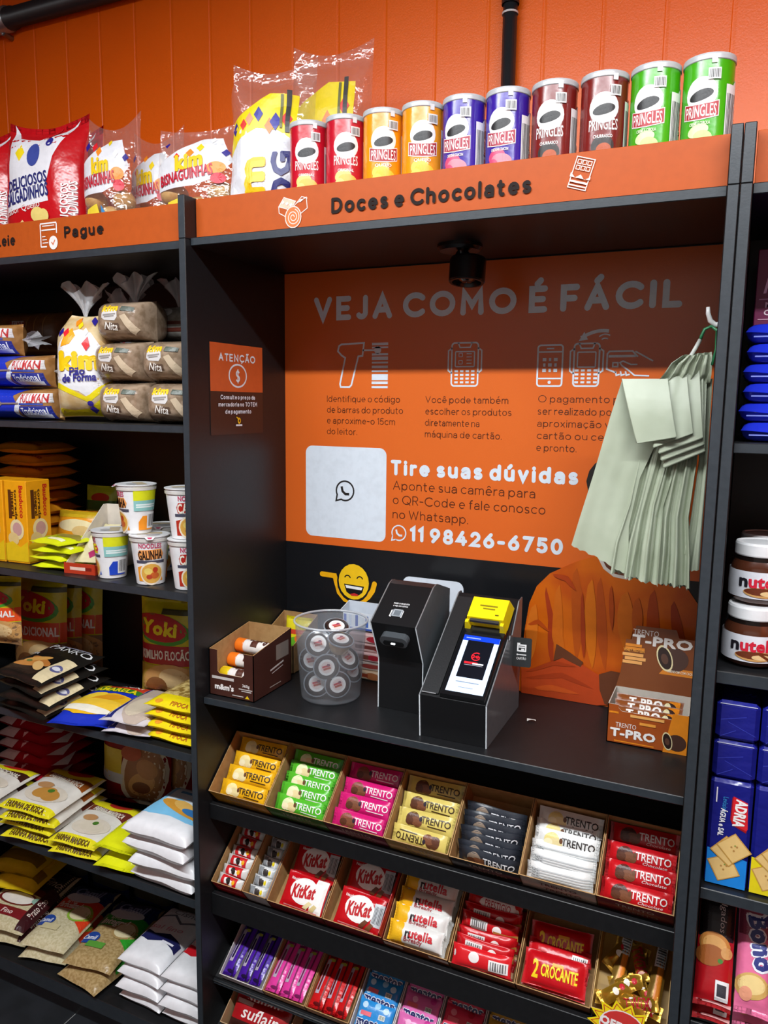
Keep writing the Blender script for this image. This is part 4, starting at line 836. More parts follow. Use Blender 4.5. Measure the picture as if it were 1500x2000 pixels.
def kk(white):
    it = [('p', [(.42,-.95),(.42,.95),(.95,.95),(.95,-.95)], 'F2F0EC')] if white else [('b', .80, .05, .2, .6, 'C9CCD0', '5A5E62')]
    it += [('e', 0, .08, .66, .74, 'F4F1EE'), ('t', 'KitKat', 0, .08, .52, .36, 'C20F1A', 8, .05, .15), ('t', 'Nestlé', -.55, .62, .2, .08, 'F4EEEA'), ('r', 0, -.86, .8, .03, 'E08A8A'), ('p', [(.1,-.75),(.35,-.35),(.52,-.42),(.3,-.8)], 'E6D8A4' if white else '6A3A22'), ('p', [(.4,-.8),(.62,-.42),(.76,-.5),(.6,-.84)], 'D9C68A' if white else '7A4A2A')]
    return pouch(.108, .075, .013, mat(KK, .25, .25, 50), print_=it, su=.003, sv=.005, p=6, q=5, seed=2+white).data('kit_bar')
for bx, (x0, x1, wh, lab) in enumerate(((.1535, .295, (1, 0), 'white-cornered'), (.2955, .437, (0, 0), 'plain red'))):
    M = rack_box(1, x0, x1, .151, .055, mat('7E1820', .45), KR, .040, 'kraft-lined carton of %s red wafer packets on the middle candy shelf' % lab)
    for i in range(2):
        inst(kk(wh[i]), 'wafer_packet', '%s red wafer packet with white oval in the %s carton' % (('lower', 'upper')[i], lab), 'wafer packet', M @ T(.078-.004*bx, .041+i*.068, .028+.006*i) @ RZ((-2, 1)[i]) @ RX(16), None)
        inst(kk(0), 'wafer_packet', 'hidden red wafer packet underneath in the %s carton' % lab, 'wafer packet', M @ T(.078, .042+i*.068, .004), 'red wafer packets underneath in the %s carton' % lab)
    if bx:
        mb = MB().box(0, 0, 0, .0016, .148, .062, mat('A8121C', .4)); mb.decals(flat((0, .074, .031), (0, -1, 0), (0, 0, 1)), .148, .062, [('t', 'KitKat', 0, .1, .6, .5, 'F2EEEA', 0, .04)])
        inst(mb.data('divider'), 'printed_card', 'tall red printed card standing between the wafer packets and the hazelnut bars', 'card divider', M @ T(.1385, .001, .001))
M = rack_box(1, .4375, .582, .151, .055, mat('8A4A24', .5), KR, .034, 'kraft carton of white and yellow hazelnut bars on the middle candy shelf', fr=[('r', -.7, .2, .3, .4, 'E8DCD0'), ('r', .7, .2, .3, .4, 'E8DCD0')])
it = [('p', [(-1,-1),(-.42,-1),(-.46,-.6),(-.42,-.2),(-.46,.2),(-.42,.6),(-.46,1),(-1,1)], 'F0B91E'), ('t', 'n', -.25, .13, .085, .42, '1E1A1C', 0, .035), ('t', 'utella', .24, .18, .43, .40, 'C8202C', 0, .035), ('t', 'B-ready', -.02, -.42, .34, .22, 'A8323A', 0, .02, .1)]
me = pouch(.122, .040, .024, mat('E6E6E2', .3, .2, 60), print_=it, su=.004, sv=.0, p=6, q=2, nu=18).data('spread_bar')
for i in range(4):
    inst(me, 'hazelnut_bar', 'white and yellow hazelnut bar %s in its carton' % idx_word(i, 4), 'candy bar', M @ T(.068+.001*i, .028+i*.033, .030+.002*i) @ RZ(1-i) @ RX(22), 'hazelnut bars in the carton')
    inst(me, 'hazelnut_bar', 'white and yellow hazelnut bar hidden under the others', 'candy bar', M @ T(.070, .024+i*.034, .003), 'hazelnut bars hidden under the others')
M = rack_box(1, .5825, .720, .151, .055, mat('7A4A30', .6), KR, .030, 'kraft carton of red coconut bars on the middle candy shelf')
RD = mat('C4121C', .25, .35, 50)
front = pouch(.118, .036, .018, RD, print_=[('p', [(-.5,.3),(-.4,.55),(.72,.55),(.8,.1),(.7,-.5),(-.38,-.5),(-.55,-.1)], 'EFE6E2'), ('t', 'PRESTIGIO', .14, .02, .95*.5, .38, 'B8121C', 0, .02), ('e', .8, -.2, .1, .4, 'E8DAD4')], su=.006, sv=.002, p=6, q=2.4, nu=16).data('red_bar')
back_ = pouch(.122, .034, .018, RD, print_=[('b', -.35, .1, .30, .5, 'E6E4E2', '6A6A6A'), ('e', .30, 0, .16, .5, 'F0EAE6'), ('r', .68, -.4, .5, .3, 'B0783A'), ('r', -.35, -.45, .26, .2, '8A7A74')], su=.006, sv=.002, p=6, q=2.4, nu=16, seed=4).data('red_bar')
back2 = pouch(.122, .040, .016, mat('D81E26', .25, .3, 50), print_=[('e', -.25, .15, .18, .5, 'F2ECEA'), ('b', .58, -.2, .32, .5, 'F0EEEC', '6A6A6A'), ('e', -.92, .1, .04, .3, 'F0EAE6')], su=.006, sv=.002, p=6, q=2.4, nu=16, seed=5).data('red_bar')
for i, (me_, y, z, tl) in enumerate(((back2, .022, .036, 30), (back_, .046, .036, 48), (back_, .066, .036, 58), (back_, .088, .040, 44), (back_, .110, .038, 50), (front, .130, .040, 30))):
    inst(me_, 'coconut_bar', 'red coconut bar %s, %s in its carton' % ('lettered face up' if me_ is front else 'label side showing', idx_word(i, 6)), 'candy bar', M @ T(.067, y, z) @ RZ((2, -1, 2, -2, 1, -1)[i]) @ RX(tl), 'red coconut bars in the carton')
    if i < 4: inst(back_, 'coconut_bar', 'red coconut bar hidden at the carton bottom', 'candy bar', M @ T(.067, .024+i*.034, .003), 'red coconut bars at the carton bottom')
M = rack_box(1, .7205, .864, .151, .055, mat('8E5A36', .55), KR, .030, 'kraft carton of red crunchy bars lettered in yellow on the middle candy shelf')
cro = pouch(.122, .062, .020, RD, print_=[('t', '2', -.60, -.02, .09, .50, 'F6D21C', 0, .04), ('t', 'CROCANTE', .16, .0, .58, .34, 'F6E21C', 0, .035), ('r', .1, .42, .18, .10, 'E8A81C'), ('p', [(.62,.1),(.74,-.4),(.56,-.4)], 'E85A2A')], su=.007, sv=.003, p=6, q=3, nu=16).data('red_bar')
cro2 = pouch(.122, .055, .018, RD, print_=[('b', .68, .1, .24, .5, 'F0EEEC', '6A6A6A'), ('r', -.25, .2, .12, .12, 'E89A9A')], su=.007, sv=.003, p=6, q=3, nu=16, seed=6).data('red_bar')
for i, (me_, y, z, tl, lb) in enumerate(((cro, .040, .032, 18, 'lower yellow lettered red crunchy bar lying in front'), (cro2, .066, .024, 14, 'red crunchy bar turned label up in the middle of the carton'), (cro, .098, .024, 24, 'upper yellow lettered red crunchy bar in the shade'), (cro2, .034, .014, 2, 'red crunchy bar lying lowest at the carton lip'))):
    inst(me_, 'crunchy_bar', lb, 'candy bar', M @ T(.070, y, z) @ RZ((1, -1, 2, 0)[i]) @ RX(tl), 'red crunchy bars in the carton')
M = rack_box(1, .8645, .9985, .151, .060, mat('B08A50', .6), mat('C09A52', .5), .040, 'torn kraft carton of golden caramel bars on the middle candy shelf')
GO = mat('B98A2A', .22, .5, 40, metal=.6); GO2 = mat('8A6A2C', .3, .5, 40, metal=.4)
tw = [('t', 'TWIX', 0, 0, .62, .75, 'B0182A', 0, .06), ('e', .62, 0, .06, .5, 'E8B0A0')]
g1 = pouch(.075, .024, .016, GO, print_=tw, su=.008, sv=.002, p=5, q=2.2, nu=12, nv=6, seed=1).data('gold_bar')
g2 = pouch(.115, .026, .016, GO2, print_=[('r', -.1, -.2, 1.2, .42, 'E0801C'), ('b', .62, 0, .34, .7, 'D4D6D6', '5A5E60')], su=.008, sv=.002, p=5, q=2.2, nu=14, nv=6, seed=2).data('gold_bar')
g3 = pouch(.070, .026, .018, GO, print_=[('e', 0, 0, .16, .5, 'F2ECE0'), ('e', .4, .1, .14, .4, 'C8202C')], su=.010, sv=.002, p=3, q=2.2, nu=12, nv=6, seed=3, wr=.004).data('gold_bar')
tws = [(g2, .042, .090, .034, 85, 18, 'golden caramel bar with orange stripe standing upright beside the crunchy bars'), (g2, .108, .082, .042, 86, 12, 'golden caramel bar with orange stripe standing upright beside the double posts'), (g1, .076, .100, .040, -70, 20, 'red lettered golden bar lying up the slope at the carton back'), (g1, .080, .028, .044, 14, 18, 'red lettered golden bar lying across the carton front'), (g1, .086, .030, .034, -10, 8, 'red lettered golden bar lowest at the carton front, beside the posts'), (g3, .040, .038, .040, 40, 15, 'crumpled golden bar at the carton corner beside the crunchy bars'), (g3, .058, .060, .038, 20, 25, 'crumpled golden bar with white seal in the middle of the heap'),
       (g3, .088, .060, .030, -50, 20, 'crumpled golden bar leaning in the middle of the carton'), (g1, .040, .030, .016, 5, 5, 'red lettered golden bar buried at the front of the carton'), (g3, .034, .108, .034, 60, 30, 'crumpled golden bar at the back corner beside the crunchy bars'), (g3, .060, .125, .026, -10, 40, 'crumpled golden bar against the back of the torn carton'), (g3, .108, .118, .034, 80, 20, 'crumpled golden bar at the back corner beside the posts'), (g3, .070, .028, .040, -20, 10, 'crumpled golden bar at the front lip of the carton')]
for me_, x, y, z, yw, tl, lb in tws: inst(me_, 'caramel_bar', lb, 'candy bar', M @ T(x, y, z) @ RZ(yw) @ RX(tl*.6) @ RY(-tl*.3), 'golden caramel bars in the torn carton')

# ---- lower shelf: chewy sticks and mint packs
def stick(col, dark, seed): 
    it = [('e', 0, .62, .62, .13, dark), ('t', 'Fini', 0, .62, .4, .05, 'E8E6EA', 0, .04), ('e', .05, .44, .5, .05, 'A8A83A'), ('r', -.25, -.08, .26, .52, 'B9AEBE'), ('r', -.25, -.10, .12, .40, dark), ('r', .55, -.2, .08, .8, dark), ('e', .2, -.86, .5, .04, dark)]
    return pouch(.040, .142, .014, mat(col, .22, .35, 60), print_=it, su=.001, sv=.008, p=2.4, q=8, nu=8, nv=20, pull=.01, seed=seed).data('stick_pack')
for x0, x1, col, dk, nm, n, out in ((.020, .140, '4A1E9E', '1E1240', 'purple', 3, 'D9D4DA'), (.1405, .252, 'E2409E', '7A1E5A', 'pink', 3, 'C9A07A'), (.2525, .362, 'CE1A1E', '6A0E14', 'red', 3, 'C9A07A')):
    M = rack_box(2, x0, x1, .150, .036, mat(out, .5), mat('D2CCC8', .5) if nm == 'purple' else KR, .022, 'shallow carton of %s chewy sticks on the lower candy shelf' % nm)
    w = x1-x0; me_ = stick(col, dk, len(nm))
    for i in range(n):
        inst(me_, 'chewy_stick', '%s chewy stick pack %s in its shallow carton' % (nm, ('leftmost', 'in the middle', 'rightmost')[i]), 'chewy sticks', M @ T(.0235+i*(w-.0475)/(n-1), .075, .013-.002*(i % 2)) @ RZ((-1, 1, -1, 1)[i]) @ RY((-12, -16, -20, -16)[i]), '%s chewy sticks in the carton' % nm)
def mint(col, c2, nm, seed, balls):
    it = [('e', x, y, .16, .2, c) for x, y, c in balls] + [('r', -.45, -.02, .3, .14, 'E86A7A'), ('b', .45, .0, .18, .16, 'E8E8E8', '3A6A4A'), ('t', 'mentos', .02, -.52, .86, .27, 'E6ECF6', 0, .10), ('t', 'mentos', .02, -.52, .84, .25, '1C2660', 0, .05)]
    return pouch(.084, .062, .014, mat(col, .22, .25, 50), print_=it, su=.001, sv=.005, p=4, q=4, seed=seed).data('mint_bag')
for x0, x1, col, nm, balls in ((.364, .458, '2C8FD8', 'blue', [(-.6, .5, 'BFE0F6'), (.1, .6, '9CD0F2'), (.6, .45, 'BFE0F6'), (-.7, -.1, '9CD0F2')]), (.4585, .550, 'E070B4', 'pale pink', [(-.4, .35, 'D23A9A'), (-.38, .36, 'F2B0D8'), (.6, .6, 'D23A9A')]), (.5505, .644, 'D83A58', 'strawberry red', [(-.5, .4, 'E88A9A'), (.4, .6, 'C01E3A')]), (.6445, .738, 'C8A03A', 'yellow and purple', [(-.6, .3, 'A83A8A'), (-.62, .3, '5AA83A'), (.5, .6, 'E8C81E')])):
    M = rack_box(2, x0, x1, .160, .032, mat('C9C4C4', .5), mat('D2CFCE', .5), .022, 'shallow pale carton of %s mint bags on the lower candy shelf' % nm)
    me_ = mint(col, 0, nm, len(nm), balls)
    for i in range(3):
        inst(me_, 'mint_bag', '%s mint bag %s in its shallow carton' % (nm, ('nearest the aisle', 'in the middle', 'furthest up the slope')[i]), 'mint bag', M @ T((x1-x0)/2-.0006, .034+i*.045, .012+.003*i) @ RZ((1, -2, 1)[i]) @ RX(13), '%s mint bags in the carton' % nm)
for x0, x1, nm, c in ((.740, .862, 'dark brown', '33261C'), (.8625, .995, 'black', '1C1A1C')):
    M = rack_box(2, x0, x1, .160, .034, mat('2A211A', .5), mat('3A2E22', .5), .022, 'shallow %s carton of dark chocolate packs on the lower candy shelf' % nm)
    me_ = small_pack(.112, .058, .014, c, [('r', -.2, .34, .3, .10, '8A8478', 6), ('r', .25, .28, .3, .10, '8A8478', -4), ('e', .1, -.3, .5, .4, '6A5220'), ('r', -.6, -.4, .3, .3, '8A6A3A')], su=.004, sv=.004, p=5, q=4).data('dark_pack')
    for i in range(2): inst(me_, 'chocolate_pack', '%s chocolate pack %s in its shallow carton' % (nm, ('nearest the aisle', 'further up the slope')[i]), 'chocolate pack', M @ T((x1-x0)/2-.0006, .045+i*.066, .012) @ RX(10), '%s chocolate packs' % nm)
# ---- bottom shelf
M = rack_box(3, .030, .205, .150, .060, mat('B59A78', .6), mat('B89870', .6), .050, 'pale kraft carton of red aerated chocolate bars on the lowest candy shelf')
me_ = small_pack(.150, .070, .016, 'A8141C', [('t', 'suflair', .05, .1, .66, .36, 'EDE6E2', 0, .02, .2), ('r', -.62, .62, .3, .12, 'D8B0A8'), ('r', 0, -.7, 1.6, .25, '3A1A16')], su=.004, sv=.005, p=6, q=4).data('choc_bar')
for i in range(3): inst(me_, 'chocolate_bar', 'red aerated chocolate bar %s in the pale kraft carton' % ('nearest the aisle', 'in the middle', 'furthest up the slope')[i], 'chocolate bar', M @ T(.087, .040+i*.034, .032+.004*i) @ RX(20), 'red aerated chocolate bars')
# ---- offer star
mb = MB(); pts = []
for i in range(28):
    a = 2*math.pi*i/28; r_ = 1.0 if i % 2 == 0 else .74; pts.append((.062*r_*math.cos(a), .052*r_*math.sin(a)))
X = T(.925, .0138, .492) @ RX(-4)
mb.prism(pts, mat('F6E01A', .4), lambda a, b, t: X @ Vector((a, t, b)), 0, .0008)
mb.decals(lambda u, v, o: X @ Vector((u, -o, v)), .124, .104, [('l', [(a/.062*.88, b/.052*.88) for a, b in pts], .012, 'C8282A', True), ('e', 0, .02, .66, .66, 'F2ECEA'), ('e', 0, .02, .62, .62, 'D23A36'), ('t', 'OFERTA', 0, .08, .62, .14, 'F6F2F0', -8, .05)])
inst(mb.data('star'), 'offer_star', 'yellow starburst card lettered oferta fixed under the golden caramel bars', 'price card', T(0, 0, 0))
# ================================================================ bread, noodle and grocery shelves
FILM = film('clear_film'); FILMW = film('frosted_film', 'FFFFFF', .10, 60, .30, .2)
BREAD = mat('B98A52', .6, .1, 80, mix='A87640', ms=40); CRUST = mat('8E5A2A', .6, .1, 80, mix='7C4A20', ms=40)
def diamonds(n, x0, x1, y0, y1, seed, s=.10, cols=('2A1E8A', 'E0202C', 'F28A1C', 'F2D41C', 'F2F2F2')):
    rnd = random.Random(seed); o = []
    for i in range(n):
        u = x0+(x1-x0)*(i+.5)/n+rnd.uniform(-.05, .05); v = rnd.uniform(y0, y1); k = s*rnd.uniform(.8, 1.3)
        o.append(('p', [(u-k, v), (u, v-k*.8), (u+k, v), (u, v+k*.8)], cols[i % len(cols)]))
    return o
def ball(mb, c, r, m, n=10):
    c = Vector(c)
    mb.grid(lambda i, j: c+Vector((r[0]*math.sin(math.pi*j)*math.cos(2*math.pi*i), r[1]*math.sin(math.pi*j)*math.sin(2*math.pi*i), r[2]*math.cos(math.pi*j))), n+4, n, m); return mb
def tail(r, h, m=None, n=26, seed=0, col=None):
    """gathered end of a bag: a ruffled fan above the tie"""
    rnd = random.Random(seed); ph = rnd.uniform(0, 6)
    def f(i, j):
        a = 2*math.pi*i; rr_ = .004+(r-.004)*j**1.3*(1+.35*math.sin(7*a+ph)+.15*math.sin(13*a))
        return Vector((rr_*math.cos(a), rr_*math.sin(a)*.6, h*(j**.8)*(1+.25*math.sin(5*a+ph))))
    return MB().grid(f, n*2, 6, m or FILMW)
# ---- header shelf, bread side (z 1.9255)
Z = 1.9255
it = [('p', [(-.86,1),(-.55,.80),(0,.74),(.55,.84),(.80,.97),(.42,.45),(.30,.05),(.36,-.22),(-.78,-.34),(-.74,.1),(-.72,.55)], 'E6E6EC'), ('p', [(-.55,.55),(-.42,.68),(-.30,.55),(-.42,.42)], 'F2D81C'), ('e', .30, .68, .09, .07, '2A2A8A'), ('e', -.06, .50, .16, .18, '3A4A9A'), ('p', [(.1,.78),(.3,.76),(.4,.95)], 'D8222C'),
      ('t', 'DELICIOSOS', -.20, .10, .52, .085, '20256E', 8, .03), ('t', 'SALGADINHOS', -.20, -.10, .56, .10, '20256E', 8, .03), ('t', 'sabor Queijo', -.30, -.30, .46, .05, 'F2E6E2', 8, .0), ('t', 'DELICIOSOS', .70, -.32, .36, .07, 'F2F0F0', 90, .03), ('t', 'SALGADINHOS', .84, -.32, .40, .07, 'F2F0F0', 90, .03),
      ('e', -.55, -.78, .34, .20, '9A6A3A'), ('p', [(-.55,-.62),(-.30,-.48),(-.12,-.62),(-.36,-.80)], 'E2C684'), ('e', -.70, -.66, .2, .12, 'C9A060', 20), ('e', -.62, -.86, .22, .12, 'D8B878', 40), ('e', -.05, -.82, .3, .16, 'E0C080', -10), ('e', .1, -.42, .16, .11, 'E8D27A'), ('e', .26, -.44, .12, .10, 'E8D27A', 30)]
SNK = mat('C0131C', .22, .4, 40)
me = pouch(.235, .315, .075, SNK, print_=it, sv=.022, p=3, q=4, ears=.02, wr=.004, nu=18, nv=20, seed=2).data('snack_bag')
grp = 'red snack bags on the header shelf'
inst(me, 'snack_bag', 'red and white snack bag with pictured crackers, frontmost on the header shelf', 'snack bag', stand(-.520, .150, Z, .315, 5, 6, .075), grp)
inst(me, 'snack_bag', 'red snack bag half cut off, nearest the far end of the header shelf', 'snack bag', stand(-.752, .155, Z, .315, 5, 4, .075), grp)
inst(me, 'snack_bag', 'red snack bag peeping out behind the front red one, next to the bun bags', 'snack bag', stand(-.545, .245, Z, .315, 4, -4, .075), grp)
def bun_bag(w, l, seed, text, wide):
    bag = pouch(w, l, .075, FILM, sv=.02, p=2.6, q=4, wr=.005, nu=16, nv=18, seed=seed, ears=.03 if not wide else .01,
        print_=[('p', [(-.82,-.12),(-.8,.40),(-.35,.55),(.2,.72),(.62,.70),(.86,.30),(.60,.02),(.1,-.10)], 'E4E6EC')]+diamonds(6, -.8, .9, .42, .72, seed, .085)+[('e', .55, .18, .2, .10, 'F0901C'), ('e', .6, .0, .15, .09, 'D81E3A'), ('t', 'kim', -.05, .34, .30, .13, 'F2CC14', 6, .06), ('t', text, -.12, .10, .62, .095, 'C81A34', 6, .03), ('p', [(-.5,-.35),(-.1,-.28),(.05,-.50),(-.05,-.85),(-.5,-.9),(-.55,-.6)], 'EBD23A'), ('p', [(.05,-.3),(.25,-.45),(.45,-.85),(.36,-.88),(.1,-.55)], '3A8AC8')])
    out = [('film_bag', bag.data('bag'))]
    for i, (x, z) in enumerate(((-.25, .12), (.22, .12), (-.28, .42), (.25, .40), (0, .27))):
        m = MB(); ball(m, (x*w, -l/2+z*l*.85+.02, .038), (.033 if wide else .026, .024, .026), mat('D9AE6A', .5, .05, 90, mix='C08A44', ms=25)); out.append(('bread_roll', m.data('roll')))
    return out
grp = 'clear bags of bread rolls on the header shelf'
inst(bun_bag(.150, .29, 5, 'BISNAGUINHAS', 0), 'roll_bag', 'clear bag of soft rolls with pointed top, beside the red snack bags', 'bread bag', stand(-.322, .165, Z, .29, 4, 4, .075), grp)
inst(bun_bag(.150, .28, 6, 'BISNAGUINHAS', 0), 'roll_bag', 'clear bag of soft rolls squeezed in behind, in the middle of the three', 'bread bag', stand(-.265, .255, Z, .28, 3, 0, .075), grp)
inst(bun_bag(.225, .25, 8, 'BISNAGUINHAS', 1), 'roll_bag', 'wide clear bag of soft rolls above the divider, beside the hot dog bun bag', 'bread bag', stand(-.072, .165, Z+.003, .25, 6, 5, .075), grp)
def dog_bag(seed, l=.37):
    bag = pouch(.185, l, .085, FILM, sv=.03, p=2.6, q=5, wr=.012, nu=18, nv=24, seed=seed, ears=.02, print_=[('p', [(-.9,-.95),(-.92,.10),(-.60,.22),(0,.20),(.5,.16),(.86,.10),(.9,-.95)], 'E2E4EA'), ('p', [(-.92,-.05),(-.85,.35),(-.4,.48),(.1,.62),(.72,.60),(.70,.05),(.3,.18),(-.2,.22),(-.6,.12)], 'F0D81C')]+diamonds(7, -.85, .6, .10, .38, seed, .11, ('2A2A9A', 'E0403A', 'F2A07A', '2A2A9A', 'F08A4A'))+
        [('t', 'kim', -.30, -.62, .46, .30, 'F2C414', 90, .07), ('t', 'DOG', .42, -.55, .46, .22, '23236E', 90, .05), ('r', .52, .40, .05, .25, '3A3A3A'), ('r', .38, .40, .03, .2, '6A6A3A')])
    out = [('film_bag', bag.data('bag'))]
    for i in range(4):
        m = MB(); ball(m, (-.055+.037*i, -.06, .042), (.018, .085, .028), BREAD); out.append(('bread_roll', m.data('roll')))
    return out
inst(dog_bag(3, .345), 'roll_bag', 'tall clear and white bag of hot dog buns standing beside the red crisp cans', 'bread bag', stand(.108, .172, Z+.003, .345, 5, 12, .085), 'hot dog bun bags')
inst(dog_bag(9, .415), 'roll_bag', 'tall clear bag of hot dog buns with crumpled top, behind the white one', 'bread bag', stand(.185, .290, Z+.003, .415, 3, 8, .085), 'hot dog bun bags')

# ---- bread shelf (z 1.547)
Z = 1.5475
for a, b, c in ((-.552, .045, 'lower'), (-.575, .045, 'upper')): pass
PUL = mat('1A32B8', .25, .3, 50)
def pull(seed, dark=False):
    b = pouch(.235, .079, .115, mat('A87A48', .3, .2, 60, mix='946636', ms=45), sv=.001, su=.003, p=5, q=3.2, wr=.003, nu=20, nv=12, seed=seed,
        print_=[('p', [(-1,-1),(.22,-1),(.18,-.5),(.30,0),(.16,.5),(.42,1),(-1,1)], '1C36C0'), ('p', [(.22,-1),(.30,-.5),(.42,0),(.36,.5),(.28,.1),(.18,-.5)], 'DDE2EE'), ('p', [(.34,.02),(.36,.62),(.92,.66),(.94,.10)], 'E8E6E8'), ('t', 'PULLMAN', .64, .34, .25, .26, 'C22A2E', 2, .04), ('r', .6, -.02, .24, .06, '3A4AA0'), ('p', [(.36,-.92),(.36,-.16),(.92,-.12),(.94,-.88)], '24308E'), ('t', 'Tradicional', .64, -.42, .24, .20, 'E4E8F2', 2, .02), ('r', .66, -.72, .25, .10, 'C9D0E2'),
                ('l', [(-.9,.7),(-.35,.45),(-.12,0),(-.35,-.55),(-.9,-.8)], .05, '8A7A78'), ('l', [(-.12,0),(.34,.02)], .05, '8A7A78')])
    t_ = tail(.030, .05, seed=seed); M = T(.118, .0, .05) @ RY(90) 
    t2 = MB(); t2.mesh([M @ Vector(v) for v in t_.v], t_.f, FILMW, True)
    return [('loaf', b.data('loaf')), ('bag_tail', t2.data('tail'), [], 'frosted gathered end of the bag')]
grp = 'blue wrapped sliced loaves lying on the bread shelf'
for i, (x, z) in enumerate(((-.6085, 0), (-.622, .080))):
    inst(pull(3+i), 'sliced_loaf', 'blue wrapped sliced loaf, %s of the two beside the yellow and white bread bag' % ('lower', 'upper')[i], 'bread', stand(x, .165, Z+z, .079, 0, 4-3*i), grp)
inst(pull(6), 'sliced_loaf', 'blue wrapped sliced loaf on top of the two stacked blue loaves', 'bread', stand(-.745, .175, Z+.160, .079, 0, 3), grp)
b = pouch(.26, .12, .11, mat('6E4A28', .3, .2, 60, mix='5E3C1E', ms=40), sv=.002, su=.003, p=4, q=3, wr=.003, nu=18, nv=12, seed=12, print_=[('p', [(-.2,0),(-.2,.5),(.12,.5),(.12,.05)], 'B9B4B4'), ('t', 'PULLMAN', -.04, .28, .20, .18, '8A2A2A', 0, .03)]+[('l', [(x,-.8),(x+.02,.85)], .02, '94703F') for x in (.2, .4, .6)])
inst([('loaf', b.data('loaf'))], 'sliced_loaf', 'brown loaf in the shade at the back, behind the blue wrapped loaves', 'bread', stand(-.800, .365, Z+.175, .12, 0, 6), grp)
inst([('loaf', b.data('loaf'))], 'sliced_loaf', 'brown loaf hidden under the shaded one at the back', 'bread', stand(-.800, .367, Z+.02, .12, 0, 2), grp)
# white and yellow bread bags
def kim(seed):
    it = [('p', [(-.95,-.30),(-.80,.30),(-.45,.62),(0,.70),(.45,.62),(.80,.30),(.95,-.25),(.95,-.42),(.35,-.66),(0,-.52),(-.75,-.42)], 'E9E9EC'), ('p', [(-.95,-.42),(-.75,-.46),(.25,-.72),(.38,-.70),(.95,-.42),(.95,-.28),(.35,-.58),(.2,-.62),(-.75,-.34),(-.95,-.26)], 'F2DE1C'),
          ('p', [(-.85,-.95),(-.82,-.82),(-.3,-.88),(.3,-.84),(.75,-.62),(.95,-.60),(.95,-.98),(-.8,-.98)], 'F2DE1C'), ('p', [(-.62,.34),(-.5,.60),(-.3,.72),(-.1,.56),(-.28,.40)], 'F2A41C')]+diamonds(7, -.8, .9, .60, .92, seed, .12)+[('p', [(.15,.40),(.35,.54),(.42,.36),(.3,.26)], 'D8242C'), ('t', 'kim', .04, .08, .64, .17, 'F2C80C', 2, .075), ('t', 'Pão', .0, -.13, .26, .075, '2E2A86', 4, .035, .1), ('t', 'de Forma', .04, -.25, .56, .075, '2E2A86', 4, .035, .1), ('e', .35, -.74, .10, .05, '3A2A9A'), ('p', [(.28,-.84),(.42,-.78),(.56,-.85),(.42,-.92)], '3A2A9A')]
    b = pouch(.140, .245, .10, mat('D9C49A', .28, .2, 60, mix='CFAE78', ms=30), sv=.004, su=.002, p=3.4, q=3.6, neck=.5, wr=.003, nu=16, nv=20, seed=seed, print_=it)
    t_ = tail(.042, .065, seed=seed); t2 = MB(); M = T(0, .118, .045) @ RX(-90); t2.mesh([M @ Vector(v) for v in t_.v], t_.f, FILMW, True)
    return [('loaf', b.data('loaf')), ('bag_tail', t2.data('tail'), [], 'frosted gathered bag top')]
grp = 'upright yellow and white bread bags'
inst(kim(4), 'bread_bag', 'upright yellow and white bag of sliced bread beside the blue wrapped loaves', 'bread', stand(-.412, .150, Z, .245, 3, 24, .10), grp)
inst(kim(5), 'bread_bag', 'upright yellow and white bread bag behind the front one', 'bread', stand(-.405, .275, Z, .245, 3, 18, .10), grp)
# brown loaves
def nita(seed):
    it = [('t', 'kim', -.12, .55, .30, .14, 'F2C81C', 2, .09), ('p', [(-.45,.10),(-.42,.42),(-.12,.50),(.18,.42),(.2,.12),(.1,-.06),(-.32,-.02)], 'DCD8D6'), ('r', -.12, .24, .26, .04, '9A9490', 4), ('r', -.12, .15, .2, .03, '9A9490', 4), ('p', [(-.34,-.48),(-.30,-.16),(.26,-.20),(.30,-.46)], '5E4A3C'), ('t', 'Nita', -.03, -.33, .26, .18, 'F0EAE2', -6, .02, .2), ('p', [(.30,.40),(.32,.62),(.74,.56),(.72,.38)], '5A6258'), ('p', [(.30,.15),(.5,.25),(.85,-.5),(.7,-.75)], 'CBB69A')]
    b = pouch(.138, .093, .15, mat('A48E78', .22, .4, 45, mix='86705A', ms=50), sv=.001, su=.001, p=4.5, q=4, zm=.5, wr=.003, nu=16, nv=14, seed=seed, print_=it, pull=.02)
    return b
grp = 'brown wholemeal loaves on the bread shelf'
tl = MB(); M = T(-.02, .045, .04) @ RX(-90); t_ = tail(.045, .06, seed=21); tl.mesh([M @ Vector(v) for v in t_.v], t_.f, FILMW, True)
for x, n, nm in ((-.270, 3, 'column beside the yellow and white bag'), (-.128, 2, 'column beside the divider')):
    for i in range(n):
        pr = [('loaf', nita(i+n*3).data('loaf'))]
        if i == 2: pr.append(('bag_tail', tl.data('tail'), [], 'frosted gathered bag top'))
        inst(pr, 'brown_loaf', '%s brown loaf of the %s' % (order(i, n), nm), 'bread', stand(x+(.004, -.006, -.014)[i], .205+.01*i, Z+i*.0935, .093, 0, (3, -2, 4)[i]), grp)
b = pouch(.15, .095, .15, mat('8E8C86', .25, .35, 45, mix='77726A', ms=40), sv=.001, su=.001, p=4.5, q=4, zm=.5, wr=.003, nu=16, nv=14, seed=33, print_=[('r', 0, -.35, 1.8, .10, '5A2A20'), ('r', 0, .0, 1.8, .08, '5A2A20'), ('e', -.3, .55, .3, .2, 'C9CCCC')])
t2 = MB(); t_ = tail(.042, .055, seed=25); M = T(-.03, .047, .08) @ RX(-90); t2.mesh([M @ Vector(v) for v in t_.v], t_.f, FILMW, True)
